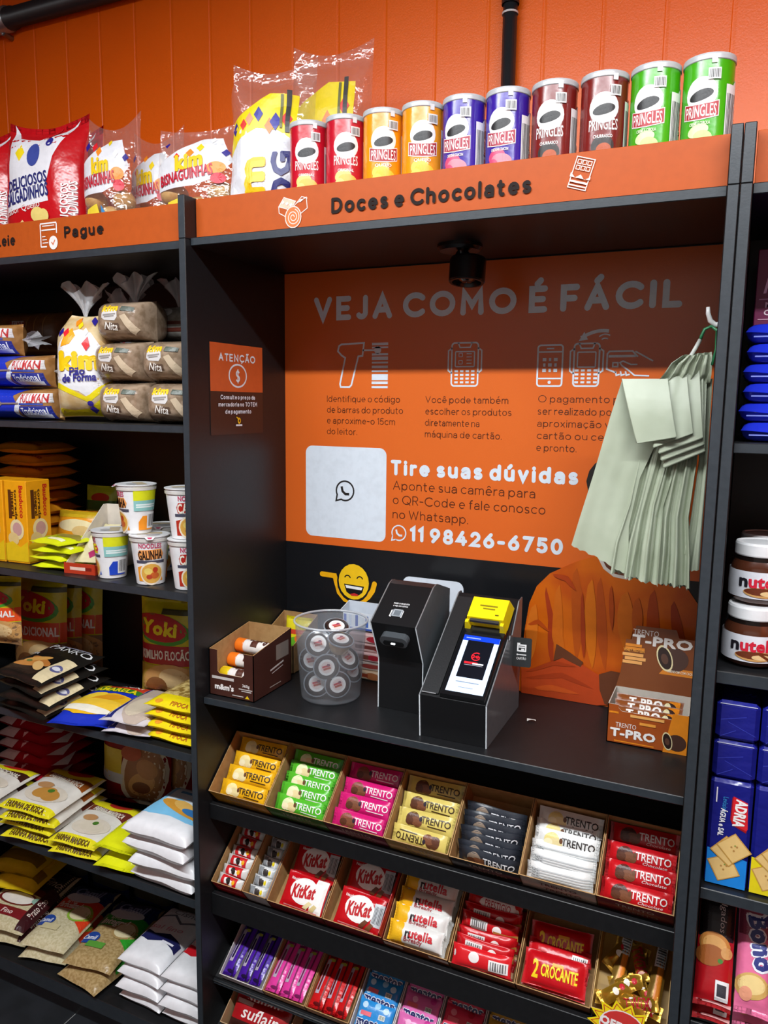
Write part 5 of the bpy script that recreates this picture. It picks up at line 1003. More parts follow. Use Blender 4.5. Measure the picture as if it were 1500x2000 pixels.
inst([('loaf', b.data('loaf')), ('bag_tail', t2.data('tail'), [], 'frosted gathered bag top')], 'brown_loaf', 'pale wrapped brown loaf pushed to the back, topmost beside the divider', 'bread', stand(-.225, .365, Z+.190, .095, 0, 2), grp)

# ---- noodle shelf (z 1.182)
Z = 1.1825
YB = mat('F0A414', .35)
def toast_box():
    mb = MB().rbox(-.0365, 0, 0, .0365, .078, .212, YB, .0015)
    pic = [('e', .05, -.18, .62, .26, 'E9D6A0', 12), ('e', .08, -.17, .42, .17, 'C99A94', 12), ('e', -.30, -.42, .5, .16, 'E2C684', -20), ('p', [(-1,-.55),(-.4,-.48),(.3,-.62),(1,-.46),(1,-.98),(-1,-.98)], 'E8C21C')]
    for S_, w in ((flat((0, 0, .106), (1, 0, 0), (0, 0, 1)), .073), (flat((.0365, .039, .106), (0, 1, 0), (0, 0, 1)), .078)):
        mb.decals(S_, w, .205, [('t', 'Bauducco', .55, .52, .40, .17, 'C8241C', -90, .03), ('t', 'torrada', .05, .44, .38, .11, '4A2A10', -90, .03), ('r', -.5, .45, .14, .36, '5A3010'), ('t', 'integral', -.22, .46, .30, .12, '4A2A10', -90, .03)]+pic)
    return mb.data('toast_box')
tb = toast_box()
for x, y, nm in ((-.612, .070, 'nearest the yellow packets'), (-.690, .064, 'further from the yellow packets')):
    inst(tb, 'toast_box', 'upright yellow toast box with pictured toast slices, '+nm, 'toast box', T(x, y, Z) @ RZ(3), 'yellow toast boxes')
me = small_pack(.19, .15, .0330, 'E0921C', [('t', 'Bauducco', .3, -.6, .5, .12, '8A1E14', 0, .03), ('e', -.5, .1, .5, .6, 'C9A46A')], su=.006, sv=.006, p=4, q=4, seed=7, wr=.003, e=.45).data('biscuit_pack')
for i in range(9): inst(me, 'biscuit_pack', '%s orange biscuit pack of the tall stack behind the toast boxes' % order(i, 9) if i > 4 else 'orange biscuit pack low in the stack hidden by the toast boxes', 'biscuit pack', T(-.740+(.004 if i % 2 else -.003), .250, Z+i*.0335) @ RZ((2, -2, 1)[i % 3]), 'orange biscuit packs in the tall stack')
me = small_pack(.122, .105, .020, 'D6DE1A', [('e', .2, .2, .7, .4, '9A8A3A'), ('t', 'sopa', -.3, -.3, .4, .2, '3A6A1E', 0, .0) if 0 else ('r', -.3, -.3, .4, .2, 'A8B41A'), ('r', .3, -.55, .5, .12, 'F2F0C0')], su=.004, sv=.006, p=4, q=4, wr=.003).data('soup_packet')
for i in range(4): inst(me, 'soup_packet', '%s lime yellow packet of the low pile between toast boxes and paper display' % order(i, 4), 'packet', T(-.478+(.006, -.006, .008, -.004)[i], .095, Z+i*.0195) @ RZ((4, -6, 3, -9)[i]), 'lime yellow packets in the low pile')
me = small_pack(.15, .10, .04, 'E8971C', [('e', 0, .1, .8, .35, 'E9D9A8'), ('e', .3, -.2, .4, .3, 'D8B878'), ('r', 0, .75, 1.6, .2, 'C9A41C')], su=.003, sv=.006, p=3, q=4, wr=.003).data('orange_pack')
inst(me, 'snack_pack', 'plump orange pack leaning behind the pile of lime yellow packets', 'packet', stand(-.565, .235, Z+.004, .10, 16, 6))
me = small_pack(.10, .175, .02, 'B4BE24', [('e', .05, .6, .6, .16, 'B8321E'), ('r', .1, .25, 1.1, .26, '3A6A2A'), ('r', 0, -.3, 1.6, .5, 'B9B43A')], su=.003, sv=.006, p=4, q=5).data('green_packet')
inst(me, 'seasoning_packet', 'olive green packet standing alone at the back of the noodle shelf', 'packet', stand(-.560, .300, Z, .175, 8, 8))
me = small_pack(.16, .12, .034, 'B9B6B8', [('r', 0, 0, .9, .5, '7A2A3A'), ('e', -.3, .1, .3, .4, 'E0D8D8')], su=.003, sv=.006, p=3, q=4, wr=.003).data('dim_pack')
for i in range(0): inst(me, 'noodle_pack', '%s grey and wine red noodle pack in the dim pile behind the toast boxes' % order(i, 4), 'noodle pack', T(-.675, .335-.06, Z+i*.036) @ RZ(-4+4*i), 'dim noodle packs')
# paper display wedge
mb = MB(); CRM = mat('D9CFC2', .6); RDB = mat('B8381E', .4)
mb.prism([(0,0),(.165,0),(.165,.150),(.150,.150),(.004,.022)], CRM, lambda a, b, t: (t, a, b), 0, .0016); mb.prism([(0,0),(.165,0),(.165,.150),(.150,.150),(.004,.022)], CRM, lambda a, b, t: (t, a, b), .0884, .09)
mb.box(0, .1634, 0, .09, .165, .150, CRM); mb.box(0, 0, 0, .09, .165, .0012, CRM); mb.box(0, -.0012, 0, .09, .0004, .026, RDB); mb.box(.0892, .0, 0, .0908, .11, .024, RDB)
mb.decals(flat((.045, -.0012, .013), (1, 0, 0), (0, 0, 1)), .09, .026, [('r', -.1, 0, .5, .3, 'E8C8B8'), ('r', .6, 0, .2, .3, '7A2014')])
inst(mb.data('display'), 'paper_display', 'open wedge shaped cream paper display with red front strip beside the blue noodle cup', 'paper display', T(-.425, .045, Z) @ RZ(6))
me = small_pack(.078, .10, .012, 'E6DCB0', [('e', .1, .2, .8, .5, 'EFE6C8'), ('t', 'sopa', 0, -.5, .5, .2, 'A82A5A', 0, .0) if 0 else ('p', [(-.2,-.5),(.3,-.2),(.5,-.6),(.1,-.8)], 'B8326A')], su=.003, sv=.004).data('cream_packet')
for i in range(2): inst(me, 'soup_packet', 'cream coloured packet %s in the wedge shaped paper display' % ('in front', 'behind')[i], 'packet', T(-.425, .045, Z) @ RZ(6) @ T(.045, .068+.045*i, .052+.012*i) @ RX(42), 'cream packets in the paper display')
# noodle cups
def cup(col, patch, name, nc, fill):
    r0, r1, h = .0315, .0435, .110
    mb = MB().lathe([(0, .004), (r0-.004, .004), (r0-.003, 0), (r0, 0), (r0+.0005, .004), (r1, h)], mat('E9E9EA', .3), 40)
    S0 = lambda a0: (lambda u, v, off: (lambda rr_, a: Vector(((rr_+off)*math.cos(a), (rr_+off)*math.sin(a), h/2+v)))(r0+(r1-r0)*(v/h+.5), u/((r0+r1)/2)+R(a0)-math.pi/2))
    W = math.pi*(r0+r1)
    it = [('t', 'NOODLES', 0, .66, .20, .10, 'C8486A', 0, .03), ('p', [(-.24,.30),(-.2,.48),(.2,.52),(.25,.30),(.22,.10),(-.22,.06)], patch), ('t', name, 0, .27, .22, .19, nc, 3, .04), ('r', 0, -.02, .28, .06, '4A4A5A'), ('p', [(-.27,-.85),(-.27,-.25),(-.05,-.12),(.2,-.22),(.27,-.85)], col), ('e', .02, -.52, .24, .50, 'EFE2CC'), ('e', .02, -.52, .21, .42, 'DDA84A'), ('e', -.05, -.42, .08, .14, 'E8CC6A'), ('e', .08, -.6, .09, .14, 'C8622A'), ('e', -.03, -.66, .06, .10, 'B8442A'), ('e', .09, -.36, .05, .12, 'B8381E'),
          ('r', .62, .56, .24, .38, 'DCE01E'), ('r', .62, .18, .24, .22, '8CC4C0'), ('r', .62, .22, .2, .03, 'EAF4F2'), ('r', .62, .13, .2, .03, 'EAF4F2'), ('p', [(.46,-.85),(.46,-.5),(.54,-.25),(.80,-.25),(.80,-.85)], fill), ('b', .73, -.45, .10, .34), ('r', 0, .88, 1.9, .06, 'D6D2CC')]
    mb.decals(S0(0), W, h, it, maxe=.006)
    ld = MB().lathe([(r1, h), (r1+.0025, h+.0005), (r1+.0025, h+.0025), (r1-.001, h+.003), (r1-.004, h+.0022), (0, h+.0022)], mat('D9DADB', .3, .1, 40), 40)
    ld.face([(-.012, -r1-.001, h+.0026), (.012, -r1-.001, h+.0026), (.006, -r1-.010, h-.003), (-.006, -r1-.010, h-.003)], mat('E4E4E6', .3)); ld.face([(-.006, -r1-.0035, h+.0018), (.006, -r1-.0035, h+.0018), (.003, -r1-.008, h-.001), (-.003, -r1-.008, h-.001)], 'C8486A')
    ld.decals(flat((0, 0, h+.0024), (1, 0, 0), (0, 1, 0)), .08, .08, [('r', 0, .2, .7, .3, 'B9A98A'), ('e', .2, -.3, .4, .3, 'A8A8AA')], base=.0003)
    return [('cup_wall', mb.data('cup')), ('foil_lid', ld.data('lid'), [], 'silver foil lid')]
cb = cup('5A7ACB', 'D8244A', 'LEVE', 'F2E21C', '1E46C0'); co = cup('F09A2A', 'F0A05A', 'GALINHA', '2A1A14', 'F0931E'); cr_ = cup('B8301E', 'B8241C', 'CARNE', 'F0E8D8', 'C8341E')
for pr, x, y, z, a, lb in ((cb, -.297, .072, 0, -50, 'blue panelled noodle cup standing beside the paper display'), (co, -.173, .064, 0, 42, 'orange noodle cup standing in the middle of the lower row'), (cr_, -.0635, .066, 0, 50, 'red lettered noodle cup standing lowest against the divider'), (co, -.214, .070, .1135, -35, 'orange panelled noodle cup on top of the blue and orange cups'), (cr_, -.070, .068, .1135, 52, 'red lettered noodle cup on top, against the divider'), (cb, -.245, .190, 0, 30, 'noodle cup in shade behind the front row'), (cr_, -.13, .17, 0, 30, 'noodle cup hidden behind the orange cup')):
    inst(pr, 'noodle_cup', lb, 'noodle cup', T(x, y, Z+.001+z) @ RZ(a), 'noodle cups')

# ---- flour and popcorn shelf (z .81)
Z = .8105
YG = mat('C9BE14', .25, .3, 45)
def yoki(w, l, band, bname, pic, seed, dark=0):
    it = [('p', [(-1,.12),(1,.12),(1,-.28),(-1,-.28)], band), ('e', -.15, .42, 1.0, .30, '4A9A2A', -6), ('e', -.20, .46, .95, .27, 'B81E22', -6), ('t', 'Yoki', -.20, .46, .62, .13, 'F2DE14', -3, .05), ('t', bname, 0, -.08, .85, .09, 'F2ECE6', 2, .03), ('p', [(-1,-.30),(1,-.30),(1,-1),(-1,-1)], pic), ('e', .1, -.66, 1.0, .40, 'C9985A', 8), ('e', .3, -.55, .5, .22, 'E0C08A'), ('e', -.35, -.75, .4, .2, '8A5A30', 20), ('r', .45, .78, .6, .05, '4A4A2A')]
    return pouch(w, l, .05, YG, print_=it, sv=.012, su=.004, p=3, q=4, wr=.003, nu=14, nv=18, seed=seed).data('flour_pouch')
grp = 'yellow pouches with orange bands at the back of the flour shelf'
yo = yoki(.185, .285, 'D8481E', 'TRADICIONAL', '8A6A48', 3); yos = yoki(.17, .19, 'E8501E', 'TRADICIONAL', '8A6A48', 4)
for x, y, z, l, yw, lb in ((-.742, .252, 0, .285, 6, 'yellow and orange flour pouch standing in the second row'), (-.745, .312, 0, .285, 4, 'yellow and orange flour pouch in the third row, in shade'), (-.712, .3655, 0, .285, 0, 'yellow and orange flour pouch at the very back, in shade'), (-.772, .130, .122, .19, 12, 'yellow and orange flour pouch standing on the black packs, frontmost')):
    inst(yo if l > .2 else yos, 'flour_pouch', lb, 'flour pouch', stand(x, y, Z+z, l, 3, yw), grp)
BK2 = mat('191613', .3, .3, 45)
me = pouch(.20, .195, .0265, BK2, sv=.008, su=.004, p=5, q=5, wr=.002, nu=14, nv=16, seed=4, print_=[('e', -.10, -.26, .95, .56, '0F0E0C'), ('e', -.20, -.36, .6, .16, 'C0803C', 14), ('e', -.05, -.18, .5, .14, 'B87434', -14), ('e', -.25, -.12, .4, .12, 'D09A50', 30), ('e', .12, -.40, .3, .14, 'D8B070', -30), ('e', -.4, -.3, .1, .06, '6A7A3A'), ('p', [(.52,-.86),(.46,-.3),(.52,.2),(.93,.2),(.93,-.86)], 'D8C8A0'), ('e', .72, -.28, .17, .16, '5A5A86', 0), ('e', .72, -.28, .13, .08, 'D4D4DC'), ('t', 'PANKO', .12, .62, .8, .12, 'DCDCDC', 0, .0), ('r', .1, .80, .6, .05, '8A8A9A'), ('t', 'ARA', -.72, .10, .18, .06, 'C8C8C8', 0, .03)]).data('crumb_pack')
for i in range(4): inst(me, 'crumb_pack', '%s black breadcrumb pack of the flat pile at the shelf front' % order(i, 4), 'breadcrumb pack', T(-.530+(.0, .008, -.006, -.014)[i], .092+(.0, -.006, .004, .0)[i], Z+.014+i*.0272) @ RZ((-10, -6, -13, -8)[i]) @ RX(7), 'black breadcrumb packs in the flat pile')
me = pouch(.18, .225, .040, mat('1E34B4', .22, .4, 40), sv=.012, su=.004, p=3.4, q=4, wr=.004, nu=16, nv=18, seed=6, print_=[('p', [(-.95,.45),(.95,.45),(.95,.98),(-.95,.98)], 'F0DC1E'), ('r', .35, .78, .6, .22, 'C8321E'), ('p', [(-.55,.30),(.80,.34),(.85,.56),(-.5,.56)], '2A7A2A'), ('t', 'AMARELA', .1, .43, .62, .11, 'F2DE1C', 2, .04), ('t', 'KUKI', .4, .78, .3, .10, 'F2EEE6', 0, .03), ('p', [(-.9,-.55),(-.6,.05),(.2,.22),(.9,.1),(.85,-.5),(.3,-.72),(-.4,-.75)], 'E8B41E'), ('e', -.45, .0, .5, .14, 'F2CC3A', 25), ('e', .1, -.05, .5, .14, 'E0981E', 20), ('e', .2, -.35, 1.1, .20, 'F0C43A', -8), ('e', -.2, -.55, .9, .12, 'EFE9D8', -10)]).data('corn_bag')
inst(me, 'corn_flour_bag', 'blue and yellow corn flour bag hanging over the shelf edge beside the black packs', 'flour bag', T(-.372, .105, Z+.004) @ RZ(15) @ RX(3))
me = pouch(.13, .20, .028, mat('CFC8CC', .3, .3, 45), sv=.010, su=.004, p=4, q=4, wr=.004, nu=14, nv=16, seed=8, print_=[('p', [(-.95,-.9),(-.55,-.9),(-.55,.9),(-.95,.9)], '20266E'), ('l', [(-.74,-.8),(-.74,.8)], .02, 'C9CCE0'), ('e', .3, .1, .9, 1.1, 'B9A89A'), ('e', .1, -.3, .5, .5, 'CDBFA8')]).data('grain_bag')
for i in range(2): inst(me, 'grain_bag', 'white grain bag with navy edge, %s beside the yellow packet stack' % ('lower one', 'upper one')[i], 'grain bag', T(-.238+.002*i, .112-.006*i, Z+i*.0285) @ RZ(10-4*i), 'white grain bags with navy edge')
PC = mat('D8C07A', .3, .3, 45, mix='8E6E30', ms=90)
me = pouch(.150, .20, .027, PC, sv=.001, su=.004, p=6, q=7, e=.5, zm=.45, wr=.002, nu=14, nv=14, seed=5, matf=lambda i, j: mat('E8D216', .25, .3, 50) if j < .22 or j > .9 else PC, print_=[('t', 'PIPOCA', .3, -.90, .34, .05, 'B8601A', 0, .03), ('e', -.5, -.90, .14, .06, 'E0942A')]).data('popcorn_pack')
yb_ = MB()
for i in range(4): inst(me, 'popcorn_pack', '%s yellow popcorn packet of the stack beside the divider' % order(i, 4), 'popcorn packet', T(-.101+(.0, -.004, .003, .0)[i], .128, Z+i*.026) @ RZ((-2, 1, -3, 0)[i]), 'yellow popcorn packets in the stack')
me = yoki(.172, .27, 'A81826', 'KIMILHO FLOCÃO', 'B99A3A', 9)
inst(me, 'flour_pouch', 'yellow and red corn flake pouch standing alone before the dark back', 'flour pouch', stand(-.292, .275, Z, .27, 2, 8))
me = small_pack(.10, .23, .04, 'C9A81E', [('r', .1, -.1, .5, 1.5, 'A8381E'), ('t', 'SUPERIOR', .1, -.2, .5, .25, 'E8E0C8', 90, .03), ('r', .1, .75, 1.4, .2, 'C8C4B4')], su=.003, sv=.008, p=3, q=5).data('tall_pack')
inst(me, 'grain_pack', 'tall yellow and rust pack standing against the divider behind the popcorn', 'grain pack', stand(-.148, .262, Z, .23, 2, 10))

# ---- flour and sugar shelf (z .453)
Z = .4535
me = pouch(.20, .20, .034, mat('A81226', .28, .3, 45), sv=.012, su=.004, p=4, q=4, wr=.003, seed=3, print_=[('p', [(-.1,-.7),(.0,-.55),(.1,-.7),(0,-.9)], 'E9C9C9'), ('e', -.04, -.62, .06, .06, 'E9C9C9'), ('e', .04, -.62, .06, .06, 'E9C9C9'), ('p', [(-.95,-.95),(-.3,-.95),(-.2,-.2),(-.95,.2)], 'D8CACA'), ('e', .5, -.3, .2, .2, 'E4D4D4')]).data('coffee_pack')
wing = MB().face([(.095, -.08, .014), (.128, -.05, .010), (.095, .02, .016)], mat('D8D4D2', .4))
for i in range(8): inst([('pack', me), ('corner_flap', wing.data('flap'), [], 'white pointed end flap')], 'heart_pack', '%s crimson heart pack in the stack near the far end' % order(i, 8) if i > 2 else 'crimson heart pack hidden low in the stack', 'grocery pack', T(-.775+(.003*i), .256, Z+i*.0345) @ RZ((-4, 2, -3, 4, -2, 3, -4, 2)[i]), 'crimson heart packs')
def flour(col, band, name, pic, seed, l=.21, w=.178):
    return pouch(w, l, .0265, mat('DDD8CE', .35, .25, 50), sv=.002, su=.002, p=6, q=7, e=.5, wr=.003, nu=14, nv=16, seed=seed, print_=[('p', [(-1,-1),(1,-1),(1,-.78),(-1,-.74)], col), ('p', [(-.95,.62),(.1,.50),(.95,.58),(.95,.98),(-.95,.98)], col), ('p', [(-.85,.36),(.0,.44),(.95,.16),(.95,.58),(.1,.52),(-.85,.64)], band), ('t', name, .08, .42, .72, .09, 'F2ECDC', -8, .03), ('e', .2, .82, .5, .16, 'B8241C'), ('e', .1, -.32, .75, .36, 'D8CDBB'), ('e', .0, -.28, .4, .24, pic, 10), ('e', .3, -.36, .36, .22, pic, -20), ('e', .15, -.18, .12, .08, '4A7A2A'), ('e', -.3, .02, .3, .14, 'B98A5A'), ('t', name, 0, -.9, .7, .06, '5A3A14', 0, .03)])
def fgrp(nm): return nm
fr1 = flour('E3D81C', '8E4A14', 'FARINHA DE ROSCA', 'C08A3E', 4).data('flour_bag'); fr2 = flour('E3D81C', '6A2A1E', 'FARINHA MANDIOCA', 'D8CDB8', 5).data('flour_bag'); fr3 = flour('E3D81C', '6A2A1E', 'FARINHA MANDIOCA', 'D8CDB8', 5, .20, .148).data('flour_bag')
for i in range(4): inst(fr1 if i > 1 else fr2, 'flour_bag', '%s flat flour bag of the central pile, %s' % (order(i, 4), 'with pictured biscuits' if i > 1 else 'yellow edged'), 'flour bag', T(-.578+(.006, -.004, .006, .002)[i], .110+(.0, .006, -.004, .0)[i], Z+i*.0270) @ RZ((6, 2, 8, 3)[i]) @ RX((0, 0, 0, 2)[i]), 'flat flour bags in the central pile')
tr = flour('D8D01C', '3A1A12', 'TRADICIONAL', '8A8A3A', 6, .165).data('flour_bag')
for i in range(4): inst(tr, 'flour_bag', '%s dark banded flour bag of the pile nearest the far end' % order(i, 4), 'flour bag', T(-.775+.004*(i % 2), .078, Z+i*.0275+.0) @ RZ(-3+3*i), 'dark banded flour bags')
for i in range(2): inst(fr3, 'flour_bag', '%s white and brown flour bag lying between the central pile and yellow packs' % ('lower', 'upper')[i], 'flour bag', T(-.420, .108, Z+i*.0270) @ RZ(8-3*i), 'white and brown flour bags')
me = pouch(.118, .185, .038, mat('DCE01A', .2, .4, 40), sv=.018, su=.003, p=3, q=4, wr=.005, nu=14, nv=16, seed=8, print_=[('p', [(-.95,.35),(.95,.35),(.95,.98),(-.95,.98)], 'C9CC1C'), ('e', .2, .28, .95, .46, 'EDE8E0', -8), ('e', .2, .34, .75, .26, '5A2418', -8), ('p', [(-.3,.12),(.2,.42),(.7,.18),(.5,.02),(-.1,.0)], 'EFEDEA'), ('r', .3, .84, .9, .16, 'B02A5A'), ('p', [(.1,-.1),(.8,.02),(.8,-.2),(.2,-.25)], '5A2A1E')]).data('coconut_pack')
for i in range(2): inst(me, 'coconut_pack', '%s bright yellow coconut pack beside the white sugar stack' % ('lower', 'upper')[i], 'coconut pack', T(-.278-.004*i, .095+.008*i, Z+.002+i*.0385) @ RZ(8-4*i) @ RX(-2*i), 'bright yellow coconut packs')
sug = pouch(.190, .20, .044, mat('E6E7EA', .3, .25, 45), sv=.001, su=.002, p=7, q=9, e=.45, zm=.42, wr=.003, nu=16, nv=16, seed=7, print_=[('p', [(-.98,-.42),(-.6,-.5),(0,-.42),(.6,-.52),(.98,-.45),(.98,.9),(-.98,.9)], '7FC4EA'), ('p', [(-.7,.1),(-.3,.35),(.2,.2),(.6,.5),(.9,.3),(.95,.9),(-.7,.9)], 'DCE8F0'), ('e', .25, -.05, 1.0, .22, 'D89A3A', -14), ('e', .05, .08, .4, .16, 'E8B860', -20), ('e', .5, -.12, .4, .12, '3A7AB8', -10), ('r', .3, .62, .8, .05, '5A9ACA')]).data('sugar_bag')
for i in range(4): inst(sug, 'flour_sack', '%s plump white bag of the stack against the divider%s' % (order(i, 4), ', with blue print and wheat' if i == 3 else ''), 'flour bag', T(-.124+(.002, .006, -.003, .0)[i], .098+(.012, .0, -.006, -.01)[i], Z+i*.042) @ RZ((-2, 3, -3, 0)[i]), 'plump white bags against the divider')
me = pouch(.225, .215, .050, mat('7E1410', .25, .35, 40), sv=.012, su=.004, p=3.4, q=4, wr=.003, nu=16, nv=18, seed=5, print_=[('e', .32, -.08, .64, .98, 'C9BBA4', -10), ('e', .35, -.08, .54, .84, '8E5E34', -10), ('e', .3, -.3, .4, .3, 'B98A50', 30), ('e', .45, .12, .3, .26, 'A87440', -30), ('e', .3, -.40, .26, .16, '6A3A1E'), ('r', -.62, .15, .34, .42, 'C9B43A', -4), ('r', -.62, -.22, .38, .14, 'B8BCC4', -4), ('e', .0, .5, .3, .2, 'A8502A')]).data('cereal_bag')
for i, (x, y, yw) in enumerate(((-.447, .300, 8), (-.405, .358, 0))): inst(me, 'cereal_bag', 'dark red bag pictured with a bowl, %s at the shelf back' % ('in front', 'half hidden behind its twin')[i], 'grocery bag', stand(x, y, Z, .215, 4, yw), 'dark red bags with pictured bowl')
me = small_pack(.16, .145, .05, '6A6C70', [('r', .2, .1, .6, .4, '1C1C1E'), ('r', -.5, -.2, .2, .9, '8E9094')], su=.003, sv=.006, p=4, q=4).data('grey_bag')
inst(me, 'flour_sack', 'grey bag standing in shade behind the plump white stack', 'flour bag', stand(-.185, .330, Z, .145, 6, 0))

# ---- rice and salt shelf (z .08)
Z = .0805
RICE = mat('CFC6A4', .25, .35, 60, mix='BDB28C', ms=160); BRICE = mat('B39A6C', .25, .35, 60, mix='9A8052', ms=150)
def rice(base, top, band, w, l, h, seed, items): return pouch(w, l, h, base, sv=.004, su=.002, p=5, q=6, e=.5, wr=.003, nu=16, nv=18, seed=seed, print_=items).data('rice_bag')
r1 = rice(RICE, 0, 0, .190, .27, .040, 3, [('p', [(-.95,.25),(.95,.05),(.95,.98),(-.95,.98)], '1E1210'), ('p', [(-.95,.12),(.95,-.1),(.95,.1),(-.95,.3)], '5A1418'), ('t', 'Prato Fino', .1, .5, .8, .12, 'C9B9A8', -6, .0, .2), ('e', .0, -.22, .70, .22, '6A1A1C', -6), ('e', .0, -.22, .60, .18, 'E4E0DA', -6), ('e', .72, -.22, .2, .10, '8AB0A0'), ('r', -.1, -.62, 1.1, .12, '7A1A20', -4), ('t', 'Prato Fino', -.2, -.62, .5, .06, 'E8DCD4', -4, .02), ('r', .85, -.35, .16, .6, '3A1216'), ('t', 'Prato Fino', .85, -.35, .28, .08, 'E0D4C8', 90, .02)])
for i in range(2): inst(r1, 'rice_bag', '%s white rice bag with dark wine red top, farthest from the divider' % ('lower', 'upper')[i], 'rice bag', T(-.782+.004*i, .165, Z+i*.0385) @ RZ(14-3*i), 'white rice bags with wine red top')
def camil(base, band, nm, circ_):
    return [('p', [(-.95,.42),(.95,.42),(.95,.98),(-.95,.98)], '16245E'), ('e', .0, .68, 1.0, .34, '0F1A48'), ('t', 'Camil', .0, .68, .6, .12, '8A94B4', 0, .03, .15), ('p', [(-.9,.05),(.95,.05),(.95,.42),(-.9,.42)], band), ('e', -.05, .46, .75, .16, 'C9CCD0'), ('t', 'arroz', -.3, .30, .24, .05, 'F2EEE6', 0, .02), ('t', nm, -.2, .17, .55, .09, 'F2EEE6', 0, .03, .15), ('p', [(.55,-.3),(.95,-.45),(.95,.1),(.6,.1)], band), ('e', .42, -.02, .5, .26, circ_), ('e', .42, -.02, .40, .21, 'D9CDA4'), ('e', -.62, -.38, .36, .17, '24489A'), ('t', 'Camil', -.62, -.38, .26, .06, 'E4E8F2', 0, .03), ('r', -.2, -.55, .36, .08, '5A9A3A' if nm == 'Integral' else 'C9BE94')]
r2 = rice(RICE, 0, 0, .146, .265, .036, 5, camil(0, 'D8401E', 'Parboilizado', '8AB03A')); r3 = rice(BRICE, 0, 0, .146, .265, .036, 6, camil(0, '2E9A2A', 'Integral', 'A88A58'))
for i in range(2): inst(r2, 'rice_bag', '%s pale rice bag with orange red band beside the wine red topped bags' % ('lower', 'upper')[i], 'rice bag', T(-.600+.004*i, .168, Z+i*.0350) @ RZ(12-2*i), 'pale rice bags with orange red band')
for i in range(2): inst(r3, 'rice_bag', '%s brown rice bag with green band beside the salt stacks' % ('lower', 'upper')[i], 'rice bag', T(-.428+.018*(1-i), .166-.020*(1-i), Z+i*.0365) @ RZ(-6 if i == 0 else 9), 'brown rice bags with green band')
def salt(band, seed): return pouch(.134, .215, .036, mat('E8E9EC', .3, .25, 45), sv=.001, su=.002, p=7, q=9, e=.45, zm=.42, wr=.003, nu=14, nv=16, seed=seed, print_=[('p', [(-.95,-.30),(-.4,-.40),(.2,-.26),(.95,-.46),(.95,-.18),(.2,.0),(-.4,-.12),(-.95,-.02)], band), ('t', 'Cisne', .1, .76, .6, .09, '8A8C94', 0, .0, .2), ('l', [(-.9,.45),(-.3,.62),(.2,.40),(.9,.58)], .03, '6A6E7A'), ('t', 'sal fino', -.1, .15, .7, .08, 'D88A9A', 6, .0, .2), ('r', .45, -.30, .3, .03, 'E6E6EE', -6)]).data('salt_bag')
for x, bd, nm in ((-.230, '1E2050', 'navy banded'), (-.0915, 'D01C28', 'red banded')):
    me = salt(bd, 3)
    for i in range(4): inst(me, 'salt_bag', '%s white salt bag of the %s stack %s' % (order(i, 4), nm, 'beside the brown rice' if nm[0] == 'n' else 'against the divider'), 'salt bag', T(x+(.003, -.003, .002, .0)[i], .140+(.004, -.006, .0, .004)[i], Z+i*.0345) @ RZ((-2, 2, -1, 1)[i]), 'white salt bags, %s' % nm)
dk = rice(mat('16224E', .25, .3, 50), 0, 0, .15, .25, .04, 7, [('e', 0, .3, .8, .3, '0E1838'), ('t', 'Camil', 0, .3, .55, .10, '7A84A4', 0, .03, .15), ('r', 0, -.4, 1.2, .3, '3A3A2E')])
for x, lb in ((-.80, 'behind the white rice'), (-.63, 'behind the pale rice'), (-.46, 'behind the brown rice'), (-.29, 'behind the navy banded salt'), (-.12, 'behind the red banded salt')): inst(dk, 'rice_bag', 'dark blue bag standing in deep shade '+lb, 'rice bag', stand(x, .368, Z, .25, 1, 0), 'dark blue bags at the back of the bottom shelf')
me = small_pack(.16, .22, .05, 'D8B81A', [('e', .2, .0, .6, .4, 'E8CC2A'), ('r', -.1, -.5, 1.0, .2, '8A6A1A')], su=.004, sv=.01, p=3, q=4, wr=.004).data('pasta_bag')
for i in range(2): inst(me, 'pasta_bag', '%s yellow pasta bag resting on the white rice near the far end' % ('lower', 'upper')[i], 'pasta bag', T(-.815, .235, Z+.084+i*.0505) @ RZ(10), 'yellow pasta bags')
# ================================================================ shelves beside the double posts
Z = 1.5455
BLU = mat('1E2FC0', .18, .5, 35, coat=.3)
me = pouch(.165, .155, .0325, BLU, sv=.003, su=.001, p=9, q=10, e=.4, zm=.5, wr=.003, nu=16, nv=18, print_=[('r', .3, .6, .5, .1, 'D8DCEA')])
S = lambda u, v, o: Vector((u, -.0762-o, .0162+v))
me.decals(S, .165, .03, [('r', .1, .35, .55, .10, 'D9DCE8'), ('r', .55, -.1, .2, .12, 'C9CEDE'), ('r', -.45, -.35, .4, .07, '7A8AE0')])
me = me.data('blue_pack')
for i in range(6): inst(me, 'cracker_pack', '%s flat shiny blue pack of the stack under the purple box' % order(i, 6), 'cracker pack', T(1.122+(.002, -.001, .001, 0, .002, .001)[i], .135, Z+i*.0305) @ RZ((1, -1, 1, 0, 1, -1)[i]), 'flat shiny blue packs')
PUR = mat('6E1648', .35)
mb = MB().rbox(0, 0, 0, .13, .06, .325, PUR, .0015); mb.decals(flat((.065, 0, .1625), (1, 0, 0), (0, 0, 1)), .13, .325, [('t', 'M', -.55, .62, .22, .08, 'E6CFD8', 0, .0, .2), ('r', 0, .48, .9, .005, 'C9A0B4'), ('t', 'MI', -.62, .42, .12, .028, 'E6D4DC', 0, .03), ('t', 'CH', -.62, .34, .14, .028, 'E6D4DC', 0, .03), ('r', 0, .27, .9, .005, 'C9A0B4'), ('e', .1, -.05, .8, .3, '8A4A2A')])
inst(mb.data('box'), 'chocolate_box', 'tall purple cardboard box rising behind the flat blue packs', 'box', T(1.050, .232, Z))
